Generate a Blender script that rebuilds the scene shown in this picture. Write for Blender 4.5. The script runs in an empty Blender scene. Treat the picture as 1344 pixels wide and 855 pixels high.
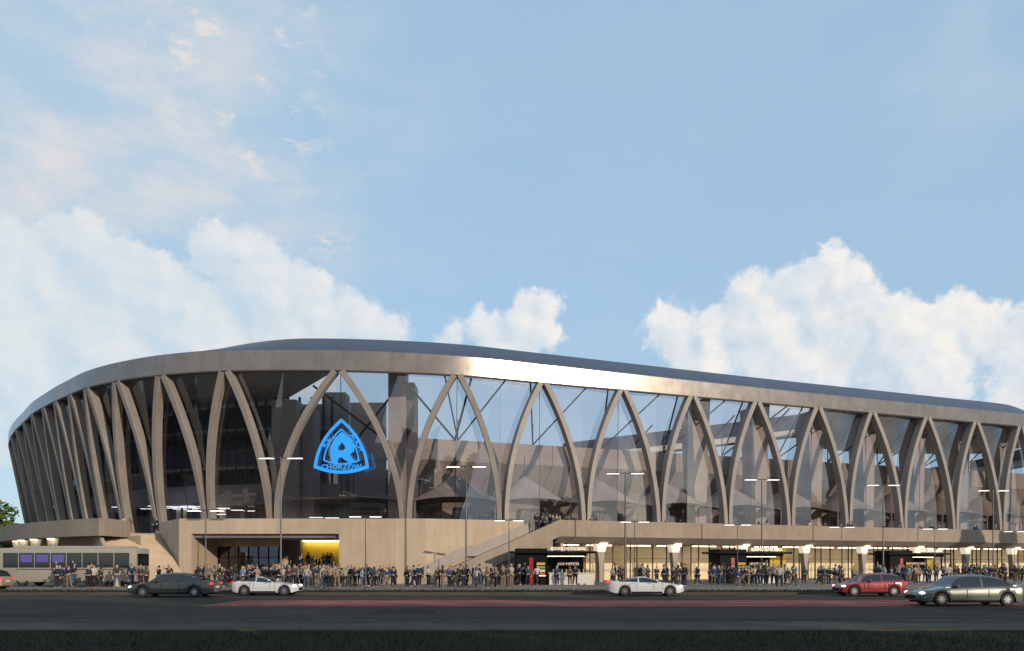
import bpy, bmesh, math, random
from mathutils import Vector, Matrix
from math import sin, cos, pi, radians, sqrt
R = random.Random(7)
S = bpy.context.scene
COL = S.collection

# ------------------------------------------------------------------ camera, sky, sun, exposure
EYE, HZ, F, CX = 2.0, 738.0, 1000.0, 672.0
cam = bpy.data.cameras.new('camera'); camo = bpy.data.objects.new('camera', cam); COL.objects.link(camo)
camo.location = (0, 0, EYE); camo.rotation_euler = (pi/2, 0, 0)
cam.sensor_width = 36; cam.lens = 36*F/1344; cam.shift_y = (HZ-427.5)/1344
cam.clip_start = .1; cam.clip_end = 6000
S.camera = camo
SUN_EL = radians(14); SUN_AZ = (.66, -.751)
SUN_E, SKY_K = 3.25, .15
w = bpy.data.worlds.new('World'); S.world = w; w.use_nodes = True
sun = bpy.data.lights.new('sun', 'SUN'); suno = bpy.data.objects.new('sun', sun); COL.objects.link(suno)
sun.energy = SUN_E; sun.angle = radians(.5); sun.color = (1, .83, .64)
sd = Vector((SUN_AZ[0]*cos(SUN_EL), SUN_AZ[1]*cos(SUN_EL), sin(SUN_EL)))
suno.rotation_euler = sd.to_track_quat('Z', 'Y').to_euler()
S.view_settings.view_transform = 'Standard'; S.view_settings.look = 'None'
S.view_settings.exposure = 0.0; S.view_settings.gamma = 1
S.cycles.max_bounces = 8; S.cycles.transparent_max_bounces = 24
S.cycles.use_denoising = True
S.cycles.sample_clamp_indirect = 4

def px2dir(x, y):
    return Vector(((x-CX)/F, 1.0, (HZ-y)/F)).normalized()

class NT:
    def __init__(s, nt): s.nt = nt; s.n = nt.nodes; s.l = nt.links
    def new(s, t, **k):
        n = s.n.new(t)
        for a, b in k.items(): setattr(n, a, b)
        return n
    def val(s, sock, v):
        if isinstance(v, bpy.types.NodeSocket): s.l.new(v, sock)
        else: sock.default_value = v
    def math(s, op, a, b=0.0, c=0.0, clamp=False):
        n = s.new('ShaderNodeMath', operation=op, use_clamp=clamp)
        s.val(n.inputs[0], a); s.val(n.inputs[1], b); s.val(n.inputs[2], c); return n.outputs[0]
    def vmath(s, op, a, b=None, scale=None):
        n = s.new('ShaderNodeVectorMath', operation=op); s.val(n.inputs[0], a)
        if b is not None: s.val(n.inputs[1], b)
        if scale is not None: s.val(n.inputs['Scale'], scale)
        return n.outputs['Value'] if op in ('DISTANCE', 'LENGTH', 'DOT_PRODUCT') else n.outputs[0]
    def noise(s, vec, scale, detail=4, rough=.55, color=False):
        n = s.new('ShaderNodeTexNoise'); s.val(n.inputs['Vector'], vec)
        n.inputs['Scale'].default_value = scale; n.inputs['Detail'].default_value = detail; n.inputs['Roughness'].default_value = rough
        return n.outputs['Color' if color else 'Fac']
    def mix(s, f, a, b, mode='MIX'):
        n = s.new('ShaderNodeMix', data_type='RGBA', blend_type=mode)
        s.val(n.inputs[0], f); s.val(n.inputs[6], a); s.val(n.inputs[7], b); return n.outputs[2]
    def ss(s, x, lo, hi):
        n = s.new('ShaderNodeMapRange', interpolation_type='SMOOTHSTEP'); s.val(n.inputs[0], x)
        n.inputs[1].default_value = lo; n.inputs[2].default_value = hi; return n.outputs[0]

CLOUDS = [(-60,400,110),(0,375,95),(50,372,75),(88,312,42),(108,330,55),(150,372,66),(205,405,70),(292,335,48),(325,340,52),(350,385,68),
          (405,395,48),(425,425,50),(470,425,44),(500,440,42),(250,440,80),(120,460,110),(0,480,130),(390,460,70),
          (596,440,26),(640,436,40),(690,425,44),(718,403,28),(660,468,52),(725,440,24),
          (868,424,32),(885,440,40),(930,438,44),(985,386,36),(1010,430,70),(1055,378,44),(1090,346,27),(1100,380,44),(1100,430,70),(1160,425,44),
          (1200,425,40),(1240,420,36),(1262,418,34),(1290,440,44),(1330,455,48),(1390,450,60),(1200,490,90),(1060,480,80),(1400,500,90),(930,480,45)]
def sky():
    t = NT(w.node_tree)
    bg = t.n['Background']
    sk = t.new('ShaderNodeTexSky', sky_type='NISHITA', sun_disc=False)
    sk.sun_elevation = SUN_EL; sk.sun_rotation = math.atan2(SUN_AZ[0], SUN_AZ[1])
    sk.air_density = 1.0; sk.dust_density = .6; sk.ozone_density = 1.5
    tc = t.new('ShaderNodeTexCoord'); d = tc.outputs['Generated']
    g = bpy.data.node_groups.new('cloud_field', 'ShaderNodeTree')
    g.interface.new_socket('V', in_out='INPUT', socket_type='NodeSocketVector')
    g.interface.new_socket('D', in_out='OUTPUT', socket_type='NodeSocketFloat')
    q = NT(g); gi = q.new('NodeGroupInput'); go = q.new('NodeGroupOutput')
    v = gi.outputs[0]
    n1 = q.noise(v, 22, 5, .6, color=True)
    n2 = q.noise(v, 70, 6, .65, color=True)
    wv = q.vmath('ADD', v, q.vmath('SCALE', q.vmath('SUBTRACT', n1, (.5, .5, .5)), scale=.05))
    wv = q.vmath('ADD', wv, q.vmath('SCALE', q.vmath('SUBTRACT', n2, (.5, .5, .5)), scale=.022))
    acc = None
    for x, y, r in CLOUDS:
        c = px2dir(x, y); rr = r/F*.93*sqrt(c.y)
        dd = q.math('MULTIPLY_ADD', q.vmath('DISTANCE', wv, tuple(c)), -1/.04, rr/.04)
        acc = dd if acc is None else q.math('SMOOTH_MAX', acc, dd, .18)
    vor = q.new('ShaderNodeTexVoronoi', feature='SMOOTH_F1'); q.val(vor.inputs['Vector'], wv); vor.inputs['Scale'].default_value = 42
    acc = q.math('ADD', acc, q.math('MULTIPLY_ADD', vor.outputs['Distance'], -.5, .22))
    q.l.new(acc, go.inputs[0])
    def field(vec):
        n = t.new('ShaderNodeGroup'); n.node_tree = g; t.val(n.inputs[0], vec); return n.outputs[0]
    f0 = field(d)
    f1 = field(t.vmath('ADD', d, (.013, 0, .011)))
    a = t.ss(f0, -.05, .32)
    # lower bases melt into the bright horizon air
    sep = t.new('ShaderNodeSeparateXYZ'); t.l.new(d, sep.inputs[0])
    shade = t.math('MULTIPLY_ADD', t.math('SUBTRACT', f0, f1), .75, .50, clamp=True)
    soft = t.noise(d, 9, 5, .6)
    shade = t.math('ADD', shade, t.math('MULTIPLY_ADD', soft, 1.5, -.72), clamp=True)
    left = t.ss(sep.outputs[0], -.62, .25)
    ccol = t.mix(shade, (.52, .66, .79, 1), (.96, .91, .86, 1))
    ccol = t.mix(t.math('MULTIPLY', t.math('SUBTRACT', 1.0, left), .5), ccol, (.68, .76, .80, 1))
    # Nishita base, slightly lifted towards the pale summer haze of the photograph
    base = t.vmath('SCALE', sk.outputs[0], scale=SKY_K)
    # thin high veil, mostly on the left
    st = t.new('ShaderNodeMapping'); st.inputs['Scale'].default_value = (1, 1, 2.2); t.l.new(d, st.inputs[0])
    veil = t.ss(t.noise(st.outputs[0], 5.5, 7, .6), .40, .74)
    lm = t.ss(t.vmath('DISTANCE', d, tuple(px2dir(60, 140))), .48, .05)
    lm2 = t.ss(t.vmath('DISTANCE', d, tuple(px2dir(1290, -30))), .2, .05)
    vf = t.math('MULTIPLY', veil, t.math('ADD', t.math('MULTIPLY', lm, .95), t.math('ADD', t.math('MULTIPLY', lm2, .18), .06)), clamp=True)
    flat = t.math('MULTIPLY', lm, .35)
    base = t.mix(.78, base, (.415, .615, .815, 1))
    skyc = t.mix(flat, base, (.56, .68, .76, 1))
    skyc = t.mix(vf, skyc, (.74, .73, .74, 1))
    puff = t.ss(t.noise(st.outputs[0], 26, 6, .6), .54, .68)
    pm = t.math('MAXIMUM', t.ss(t.vmath('DISTANCE', d, tuple(px2dir(345, 160))), .09, .02), t.ss(t.vmath('DISTANCE', d, tuple(px2dir(415, 295))), .06, .01))
    pm = t.math('MAXIMUM', pm, t.ss(t.vmath('DISTANCE', d, tuple(px2dir(280, 30))), .16, .03))
    skyc = t.mix(t.math('MULTIPLY', t.math('MULTIPLY', puff, pm), .7), skyc, (.86, .78, .72, 1))
    skyc = t.mix(t.math('MULTIPLY', a, t.math('MULTIPLY_ADD', left, .17, .76)), skyc, ccol)
    # broken bright cloud over the half of the sky behind the viewer (seen mirrored in the glass)
    bk = t.ss(t.noise(d, 2.6, 6, .6), .36, .60)
    bk = t.math('MULTIPLY', bk, t.ss(sep.outputs[1], -.12, -.45))
    bk = t.math('MULTIPLY', bk, t.ss(sep.outputs[2], .85, .30))
    skyc = t.mix(t.math('MULTIPLY', bk, .9), skyc, (.74, .71, .68, 1))
    t.l.new(skyc, bg.inputs[0]); bg.inputs[1].default_value = 1.0
sky()
w.cycles.sampling_method = 'MANUAL'; w.cycles.sample_map_resolution = 512

# ------------------------------------------------------------------ helpers
def tag(o, label=None, cat=None, group=None, kind=None):
    if label: o['label'] = label
    if cat: o['category'] = cat
    if group: o['group'] = group
    if kind: o['kind'] = kind
    return o
def empty(name, loc=(0, 0, 0), rz=0):
    o = bpy.data.objects.new(name, None); COL.objects.link(o); o.location = loc; o.rotation_euler = (0, 0, rz)
    o.empty_display_size = .3
    return o
class MB:
    def __init__(s): s.v = []; s.f = []
    def add(s, vs, fs):
        b = len(s.v); s.v += [tuple(p) for p in vs]; s.f += [tuple(b+i for i in f) for f in fs]; return s
    def box(s, x0, x1, y0, y1, z0, z1):
        return s.add([(x0,y0,z0),(x1,y0,z0),(x1,y1,z0),(x0,y1,z0),(x0,y0,z1),(x1,y0,z1),(x1,y1,z1),(x0,y1,z1)],
                     [(0,3,2,1),(4,5,6,7),(0,1,5,4),(1,2,6,5),(2,3,7,6),(3,0,4,7)])
    def obox(s, c, ex, ey, ez):   # oriented box from centre and half-axis vectors
        c, ex, ey, ez = map(Vector, (c, ex, ey, ez)); vs = []
        for k in (-1, 1):
            for i, j in ((-1,-1),(1,-1),(1,1),(-1,1)): vs.append(c+ex*i+ey*j+ez*k)
        return s.add(vs, [(0,3,2,1),(4,5,6,7),(0,1,5,4),(1,2,6,5),(2,3,7,6),(3,0,4,7)])
    def prism(s, poly, z0, z1):
        n = len(poly)
        return s.add([(x,y,z0) for x,y in poly]+[(x,y,z1) for x,y in poly],
                     [tuple(range(n-1,-1,-1)), tuple(range(n,2*n))]+[(i,(i+1)%n,n+(i+1)%n,n+i) for i in range(n)])
    def tube(s, p0, p1, r0, r1=None, n=8):
        r1 = r0 if r1 is None else r1
        p0, p1 = Vector(p0), Vector(p1); d = (p1-p0).normalized()
        a = d.orthogonal().normalized(); b = d.cross(a); vs = []
        for p, r in ((p0, r0), (p1, r1)):
            for i in range(n): t = 2*pi*i/n; vs.append(p+a*cos(t)*r+b*sin(t)*r)
        return s.add(vs, [(i,(i+1)%n,n+(i+1)%n,n+i) for i in range(n)]+[tuple(range(n-1,-1,-1)), tuple(range(n,2*n))])
    def grid(s, rows, closed=False):  # rows: list of equal length point lists
        m = len(rows[0]); vs = [p for r in rows for p in r]; fs = []
        for i in range(len(rows)-1):
            for j in range(m if closed else m-1):
                k = (j+1) % m; fs.append((i*m+j, i*m+k, (i+1)*m+k, (i+1)*m+j))
        return s.add(vs, fs)
    def lathe(s, prof, c=(0,0,0), n=20, axis='z'):
        rows = []
        for r, h in prof:
            row = []
            for i in range(n):
                a = 2*pi*i/n
                row.append((c[0]+r*cos(a), c[1]+r*sin(a), c[2]+h) if axis == 'z' else (c[0]+r*cos(a), c[1]+h, c[2]+r*sin(a)))
            rows.append(row)
        return s.grid(rows, True)
    def ellipsoid(s, c, r, n=10, m=7):
        rows = []
        for i in range(m+1):
            a = -pi/2+pi*i/m
            rows.append([(c[0]+r[0]*cos(a)*cos(2*pi*j/n), c[1]+r[1]*cos(a)*sin(2*pi*j/n), c[2]+r[2]*sin(a)) for j in range(n)])
        return s.grid(rows, True)
    def mesh(s, name, mat, smooth=False):
        me = bpy.data.meshes.new(name); me.from_pydata(s.v, [], s.f); me.update()
        if mat: me.materials.append(mat)
        if smooth:
            me.polygons.foreach_set('use_smooth', [True]*len(me.polygons))
        return me
    def build(s, name, mat, parent=None, smooth=False, bevel=0, fixn=False, angle=None):
        me = s.mesh(name, mat, smooth)
        if bevel or fixn:
            bm = bmesh.new(); bm.from_mesh(me); bmesh.ops.remove_doubles(bm, verts=bm.verts, dist=1e-4)
            bmesh.ops.recalc_face_normals(bm, faces=bm.faces)
            if bevel: bmesh.ops.bevel(bm, geom=[e for e in bm.edges if len(e.link_faces) == 2 and e.calc_face_angle(0) > .5], offset=bevel, segments=2, affect='EDGES', profile=.6)
            bm.to_mesh(me); bm.free()
            if smooth: me.polygons.foreach_set('use_smooth', [True]*len(me.polygons))
        if angle: me.set_sharp_from_angle(angle=angle)
        o = bpy.data.objects.new(name, me); COL.objects.link(o)
        if parent: o.parent = parent
        return o

MATS = {}
def mat(name, col, rough=.6, metal=0, var=.12, scale=3, bump=0, spec=.5, emit=None, es=0, coat=0, streak=False):
    if name in MATS: return MATS[name]
    m = bpy.data.materials.new(name); m.use_nodes = True; t = NT(m.node_tree); b = t.n['Principled BSDF']
    tc = t.new('ShaderNodeTexCoord'); v = tc.outputs['Object']
    if streak:
        mp = t.new('ShaderNodeMapping'); mp.inputs['Scale'].default_value = (1, 1, .25); t.l.new(v, mp.inputs[0]); v = mp.outputs[0]
    n = t.noise(v, scale, 6, .6); n2 = t.noise(v, scale*9, 4, .6)
    f = t.math('ADD', t.math('MULTIPLY', n, .7), t.math('MULTIPLY', n2, .3))
    f = t.ss(f, .3, .7)
    c = t.mix(f, tuple(x*(1-var) for x in col)+(1,), tuple(min(1, x*(1+var)) for x in col)+(1,))
    t.l.new(c, b.inputs['Base Color'])
    t.val(b.inputs['Roughness'], t.math('MULTIPLY_ADD', n2, .16, rough-.08, clamp=True)); b.inputs['Metallic'].default_value = metal
    b.inputs['Specular IOR Level'].default_value = spec; b.inputs['Coat Weight'].default_value = coat; b.inputs['Coat Roughness'].default_value = .05
    if bump:
        bp = t.new('ShaderNodeBump'); bp.inputs['Strength'].default_value = bump; bp.inputs['Distance'].default_value = .05
        t.l.new(n2, bp.inputs['Height']); t.l.new(bp.outputs[0], b.inputs['Normal'])
    if emit: b.inputs['Emission Color'].default_value = emit+(1,); b.inputs['Emission Strength'].default_value = es
    MATS[name] = m; return m
def panel_mat(name, col, pw, ph, var=.1, rough=.7, joint=.6, metal=0, dirv=(.934,.356)):
    """cladding with thin joints: u runs along the facade, v is height"""
    m = bpy.data.materials.new(name); m.use_nodes = True; t = NT(m.node_tree); b = t.n['Principled BSDF']
    g = t.new('ShaderNodeNewGeometry'); p = g.outputs['Position']
    u = t.vmath('DOT_PRODUCT', p, (dirv[0], dirv[1], 0)); sp = t.new('ShaderNodeSeparateXYZ'); t.l.new(p, sp.inputs[0])
    cu, cv = t.math('DIVIDE', u, pw), t.math('DIVIDE', sp.outputs[2], ph)
    fu, fv = t.math('FRACT', cu), t.math('FRACT', cv)
    j = t.math('MAXIMUM', t.math('LESS_THAN', fu, .025/pw), t.math('LESS_THAN', fv, .02/ph))
    cb = t.new('ShaderNodeCombineXYZ'); t.l.new(t.math('FLOOR', cu), cb.inputs[0]); t.l.new(t.math('FLOOR', cv), cb.inputs[1])
    wn = t.new('ShaderNodeTexWhiteNoise'); t.l.new(cb.outputs[0], wn.inputs['Vector'])
    n = t.noise(p, .5, 7, .65); n2 = t.noise(p, 8, 4, .6)
    mp = t.new('ShaderNodeMapping'); mp.inputs['Scale'].default_value = (1.2, 1.2, .12); t.l.new(p, mp.inputs[0]); n3 = t.noise(mp.outputs[0], 1.6, 5, .6)
    f = t.math('ADD', t.math('MULTIPLY', n, .42), t.math('ADD', t.math('MULTIPLY', n if metal else n2, .15), t.math('ADD', t.math('MULTIPLY', wn.outputs[0], .1), t.math('MULTIPLY', n3, .33))))
    f = t.ss(f, .34, .66)
    c = t.mix(f, tuple(x*(1-var) for x in col)+(1,), tuple(x*(1+var) for x in col)+(1,))
    c = t.mix(t.math('MULTIPLY', j, joint), c, (.04, .035, .03, 1))
    t.l.new(c, b.inputs['Base Color']); b.inputs['Metallic'].default_value = metal
    t.val(b.inputs['Roughness'], t.math('MULTIPLY_ADD', n if metal else n2, .08 if metal else .2, rough-.05 if metal else rough-.1))
    MATS[name] = m; return m
def glass_mat(name, tint, refl=.06, gain=1.0, rough=.015):
    m = bpy.data.materials.new(name); m.use_nodes = True; t = NT(m.node_tree)
    t.n.remove(t.n['Principled BSDF']); out = t.n['Material Output']
    tr = t.new('ShaderNodeBsdfTransparent'); gl = t.new('ShaderNodeBsdfGlossy'); gl.inputs['Roughness'].default_value = rough
    g = t.new('ShaderNodeNewGeometry'); nz = t.noise(g.outputs['Position'], .35, 3, .5)
    tr.inputs[0].default_value = tint+(1,); gl.inputs[0].default_value = (.92, .95, 1, 1)
    lw = t.new('ShaderNodeFresnel'); lw.inputs[0].default_value = 1.5
    fac = t.math('ADD', t.math('MULTIPLY', lw.outputs[0], gain), t.math('MULTIPLY', nz, refl), clamp=True)
    mx = t.new('ShaderNodeMixShader'); t.l.new(fac, mx.inputs[0]); t.l.new(tr.outputs[0], mx.inputs[1]); t.l.new(gl.outputs[0], mx.inputs[2])
    t.l.new(mx.outputs[0], out.inputs[0]); MATS[name] = m; return m
def emit_mat(name, col, k):
    m = bpy.data.materials.new(name); m.use_nodes = True; t = NT(m.node_tree); b = t.n['Principled BSDF']
    b.inputs['Base Color'].default_value = tuple(x*(.6 if name != 'blue_neon' else .05) for x in col)+(1,)
    g = t.new('ShaderNodeTexCoord'); n = t.noise(g.outputs['Object'], 2, 3, .5)
    b.inputs['Emission Color'].default_value = col+(1,); t.val(b.inputs['Emission Strength'], t.math('MULTIPLY_ADD', n, k*.3, k*.85))
    MATS[name] = m; return m

M_rib = panel_mat('pale_steel_cladding', (.235, .207, .187), 40, 2.9, var=.14, rough=.55, joint=.35)
M_fascia = panel_mat('champagne_metal', (.225, .205, .19), 4.85, 60, var=.14, rough=.25, joint=.5, metal=.55)
M_roof = panel_mat('slate_metal', (.085, .095, .135), 2.4, 80, var=.12, rough=.42, joint=.25, metal=.5)
M_conc = panel_mat('warm_concrete', (.44, .345, .25), 3.6, 9, var=.14, rough=.85, joint=.28, dirv=(1, 0))
M_conc2 = panel_mat('terrace_concrete', (.285, .232, .178), 4.385, 9, var=.15, rough=.85, joint=.16)
M_soff = panel_mat('soffit_concrete', (.33, .29, .26), 4.385, 9, var=.1, rough=.85, joint=.3)
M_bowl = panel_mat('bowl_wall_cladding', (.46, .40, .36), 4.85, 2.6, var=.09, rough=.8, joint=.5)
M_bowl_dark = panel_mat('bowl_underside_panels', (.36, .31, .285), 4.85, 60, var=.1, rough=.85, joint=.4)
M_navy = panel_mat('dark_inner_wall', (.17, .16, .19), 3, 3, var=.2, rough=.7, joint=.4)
M_tent = mat('tent_membrane', (.42, .36, .32), .8, var=.08, scale=.6)
M_steel = mat('dark_steel', (.045, .045, .055), .45, .6)
M_dark = mat('black_paint', (.006, .006, .008), .7, spec=.15)
M_lampm = mat('galvanised_post', (.10, .10, .11), .45, .7)
M_white = mat('white_paint', (.62, .58, .52), .5, var=.05)
M_cream = mat('cream_plaster', (.80, .70, .52), .85, var=.08, scale=.7)
M_yellow = mat('mustard_panel', (.50, .36, .03), .6, var=.12, scale=.8)
M_red = mat('red_paint', (.28, .016, .012), .4, var=.1)
M_glass = glass_mat('facade_glass', (.76, .74, .76), .20, 1.0)
M_glassdk = glass_mat('smoked_facade_glass', (.55, .58, .70), .10, .8)
M_glassc = glass_mat('clear_glass', (.93, .94, .93), .03, .7)
M_led = emit_mat('led_white', (1, .96, .9), 1.8)
M_warm = emit_mat('warm_light', (1, .80, .48), 9.0)
M_cap = emit_mat('opal_lamp', (1, .88, .68), .6)
M_sign = emit_mat('blue_neon', (.02, .36, 1.0), 1.0)
M_tyre = mat('tyre_rubber', (.015, .015, .016), .8)
M_rim = mat('alloy_rim', (.45, .45, .47), .3, .9)
M_carglass = mat('car_glass', (.012, .015, .018), .06, var=.1, spec=.9)
M_tail = mat('tail_lamp', (.5, .01, .01), .2, emit=(1, .03, .02), es=1.2)
M_head = mat('head_lamp', (.8, .8, .8), .12, emit=(1, .95, .85), es=1.6)
M_bark = mat('bark', (.08, .055, .04), .9, bump=.5, scale=6)

# ------------------------------------------------------------------ ground, plaza, road
def sheet(name, poly, z, m, kind='structure', label=None):
    o = MB().add([(x, y, z) for x, y in poly], [tuple(range(len(poly)))]).build(name, m); tag(o, label, kind=kind); return o
def ground_mat(name, col, var, scale, bump=.3, rough=.9, joints=None, spec=.12):
    m = bpy.data.materials.new(name); m.use_nodes = True; t = NT(m.node_tree); b = t.n['Principled BSDF']
    g = t.new('ShaderNodeNewGeometry'); p = g.outputs['Position']
    n1 = t.noise(p, scale, 6, .65); n2 = t.noise(p, scale*25, 4, .7)
    mp = t.new('ShaderNodeMapping'); mp.inputs['Scale'].default_value = (.08, 1.3, 1); t.l.new(p, mp.inputs[0]); n3 = t.noise(mp.outputs[0], .8, 5, .6)
    f = t.ss(t.math('ADD', t.math('MULTIPLY', n1, .45), t.math('ADD', t.math('MULTIPLY', n2, .3), t.math('MULTIPLY', n3, .25))), .36, .64)
    c = t.mix(f, tuple(x*(1-var) for x in col)+(1,), tuple(x*(1+var) for x in col)+(1,))
    if joints:
        br = t.new('ShaderNodeTexBrick'); t.l.new(p, br.inputs['Vector']); br.inputs['Scale'].default_value = joints
        br.inputs['Mortar Size'].default_value = .012; br.inputs['Color1'].default_value = (1, 1, 1, 1); br.inputs['Color2'].default_value = (.86, .85, .84, 1); br.inputs['Mortar'].default_value = (.45, .43, .4, 1)
        c = t.mix(1.0, c, br.outputs[0], 'MULTIPLY')
    t.l.new(c, b.inputs['Base Color']); t.val(b.inputs['Roughness'], t.math('MULTIPLY_ADD', n2, .2, rough-.1)); b.inputs['Specular IOR Level'].default_value = spec
    bp = t.new('ShaderNodeBump'); bp.inputs['Strength'].default_value = bump; bp.inputs['Distance'].default_value = .02; t.l.new(n2, bp.inputs['Height']); t.l.new(bp.outputs[0], b.inputs['Normal'])
    return m
G_soil = ground_mat('dry_ground', (.07, .07, .05), .3, .3)
G_asph = ground_mat('asphalt', (.052, .044, .034), .22, .5, .5)
G_plaza = ground_mat('paving', (.26, .225, .19), .14, .25, .15, joints=1.0)
G_grass = ground_mat('grass_soil', (.014, .012, .006), .4, 1.0, .6)
G_path = ground_mat('path_concrete', (.078, .068, .054), .25, .4, .2)
G_trail = ground_mat('red_light_trail_paint', (.30, .085, .07), .35, .5, .4)  # glow of passing tail lights put into a road colour
G_line = ground_mat('worn_line_and_trail_paint', (.30, .24, .21), .35, 2, .1)  # serves the road edge line and the pale core of the painted light trail
sheet('ground', [(-3000,-400),(3000,-400),(3000,4000),(-3000,4000)], -.15, G_soil)
sheet('road', [(-400,25.5),(400,25.5),(400,50.2),(-400,50.2)], -.12, G_asph)
G_patch = ground_mat('asphalt_patch', (.036, .031, .025), .25, .8, .5)
G_track = ground_mat('polished_wheel_track', (.062, .053, .043), .2, .6, .3)
for i_, (xa, xb, ya, yb) in enumerate(((-24, -17.5, 29.0, 31.4), (4, 13, 27.2, 28.6), (-6, -3.2, 31.5, 34.2), (19, 31, 33.2, 34.6), (-40, -30, 33, 35))):
    sheet('road_patch', [(xa,ya),(xb,ya+.1),(xb-.15,yb),(xa+.1,yb-.05)], -.1165, G_patch)
for ya in (27.6, 29.3, 32.3, 34.0, 44.4, 46.1):
    sheet('wheel_track', [(-400,ya),(400,ya),(400,ya+.42),(-400,ya+.42)], -.1185, G_track)
sheet('painted_tail_light_trail', [(-15,36.6),(400,36.6),(400,42.4),(-15,42.4)], -.116, G_trail)  # added red strip, paints the trail of moving tail lights on the road
sheet('painted_trail_core', [(-13,39.2),(400,39.2),(400,39.75),(-13,39.75)], -.112, G_line)  # bright middle of that tail-light trail, painted as a pale strip
sheet('road_edge_line', [(-400,49.2),(400,49.2),(400,49.45),(-400,49.45)], -.116, G_line)
tag(MB().box(-400,400,22.4,25.2,-.14,0).build('footpath', G_path), kind='structure')
tag(MB().box(-400,400,25.2,25.5,-.14,.015).build('near_kerb', G_path), kind='structure')
tag(MB().box(-400,400,50.2,50.5,-.14,.015).build('far_kerb', G_path), kind='structure')
sheet('near_verge', [(-400,-60),(400,-60),(400,22.4),(-400,22.4)], -.03, G_grass)
tag(MB().box(-400,400,50.5,54.0,-.14,.0).build('far_verge', G_grass), kind='structure')
tag(MB().box(-300,400,54.0,300,-.14,.004).build('plaza', G_plaza), kind='structure')
def blades(n, x0, x1, y0, y1, z, h, wd, seed):
    r = random.Random(seed); mb = MB()
    for _ in range(n):
        y = y0+(y1-y0)*r.random(); x = x0+(x1-x0)*r.random()
        a = r.random()*2*pi; hh = h*(.5+r.random()); dx, dy = cos(a)*wd, sin(a)*wd; lx, ly = r.gauss(0, .35)*hh, r.gauss(0, .35)*hh
        mb.add([(x-dx,y-dy,z),(x+dx,y+dy,z),(x+lx,y+ly,z+hh)], [(0,1,2)])
    return mb
M_grass = mat('grass_blades', (.016, .016, .005), .7, var=.35, scale=.7)
b1 = blades(16000, -17, 17, 13, 22.2, -.03, .09, .012, 3)
b2 = blades(9000, -50, 60, 50.6, 53.9, 0, .13, .03, 4); b1.add(b2.v, b2.f)
tag(b1.build('grass', M_grass), 'short dark grass on the verges along the road', 'grass', kind='stuff')

# ------------------------------------------------------------------ stadium plan
APEX = [(-99,170),(-98,156),(-92.5,142),(-85.5,130.4),(-79.6,122),(-74.6,115.6),(-69.6,109.6),(-64.8,103.8),(-60.4,99.2),(-56.6,95.4),(-52.7,91.8),(-48.8,88.3),(-43.7,85.0),(-37.6,82.3),(-30.1,80.5),(-18.2,80.3)]
APX_PX = [600, 711, 815, 906, 990, 1070, 1141, 1213, 1277, 1335]
for p in APX_PX:
    k = (p-CX)/F; Y = (82.3+.381*5.9)/(1-.381*k); APEX.append((k*Y, Y))
N_LINE = len(APEX)
APEX += [(82.6,117.3),(90.5,123.2),(97,131)]
BACK = [(103,142),(107,156),(107,175),(101,198),(88,214),(66,226),(38,232),(0,234),(-38,230),(-66,218),(-86,202),(-96,186)]
Z_TOP, Z_FL = 22.0, 4.9
def v2(p): return Vector((p[0], p[1]))
def lean(X):
    if X < -24: return 3.0
    if X < -2: return 3.0-(X+24)/22*3.6
    return -.6
def nrm(a, b):   # outward normal of a left-to-right segment
    t = (v2(b)-v2(a)).normalized(); return Vector((t.y, -t.x))
A = [v2(p) for p in APEX]
B = []
for i in range(len(A)-1):
    m_ = (A[i]+A[i+1])/2; n_ = nrm(A[i], A[i+1]); B.append(m_-n_*lean(m_.x))
i445 = 15
B[i445-1] = Vector((-25.8, 83.2)); B[i445] = Vector((-11.5, 82.9))

stadium = empty('stadium', (0, 83, 0))
tag(stadium, 'long curved stadium with pointed arch ribs, glass walls and champagne roof band', 'stadium')
def sp(mb, name, m, smooth=False, **k):
    o = mb.build(name, m, stadium, smooth, **k); o.matrix_parent_inverse = Matrix.Translation((0, -83, 0)); return o

# roof ring: closed smooth curve through apex and back points
def catmull(pts, per):
    out = []; n = len(pts)
    for i in range(n):
        p0, p1, p2, p3 = pts[i-1], pts[i], pts[(i+1) % n], pts[(i+2) % n]
        for k in range(per):
            t = k/per
            out.append(.5*((2*p1)+(p2-p0)*t+(2*p0-5*p1+4*p2-p3)*t*t+(3*p1-p0-3*p2+p3)*t**3))
    return out
loop = catmull(A+[v2(p) for p in BACK], 8)
for _ in range(6):
    loop = [(loop[i-1]+loop[i]*2+loop[(i+1) % len(loop)])/4 for i in range(len(loop))]
NL = len(loop)
def ln(i):
    t = (loop[(i+1) % NL]-loop[i-1]).normalized(); return Vector((t.y, -t.x))
def sstep(x, a, b):
    t = max(0, min(1, (x-a)/(b-a))); return t*t*(3-2*t)
def rise(p):
    if p.y > 135: return .8
    return 2.35*sstep(p.x, -44, -22)*(1-.75*sstep(p.x, 76, 90))
def thick(p): return 1.55+.65*sstep(p.x, -75, -35)-.25*sstep(p.x, -5, 40)
rows = []; rows2 = []; 
for i in list(range(NL))+[0]:
    p, n = loop[i], ln(i); T = thick(p); o = p+n*.55
    def q(inset, z): c = o-n*inset; return (c.x, c.y, z)
    rows.append([q(0, Z_TOP), q(-.06, Z_TOP+.12), q(-.06, Z_TOP+T-.1), q(0, Z_TOP+T), q(.5, Z_TOP+T), q(.5, Z_TOP+.25), q(.42, Z_TOP)])
    r_ = rise(p)
    rows2.append([q(.3, Z_TOP+T+.003), q(.6, Z_TOP+T+.25), q(3.2, Z_TOP+T+r_*.86+.1), q(4.2, Z_TOP+T+r_*.98+.12), q(4.7, Z_TOP+T+r_), q(4.6, Z_TOP+T+r_-.3), q(.75, Z_TOP+T-.15)])
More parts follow.
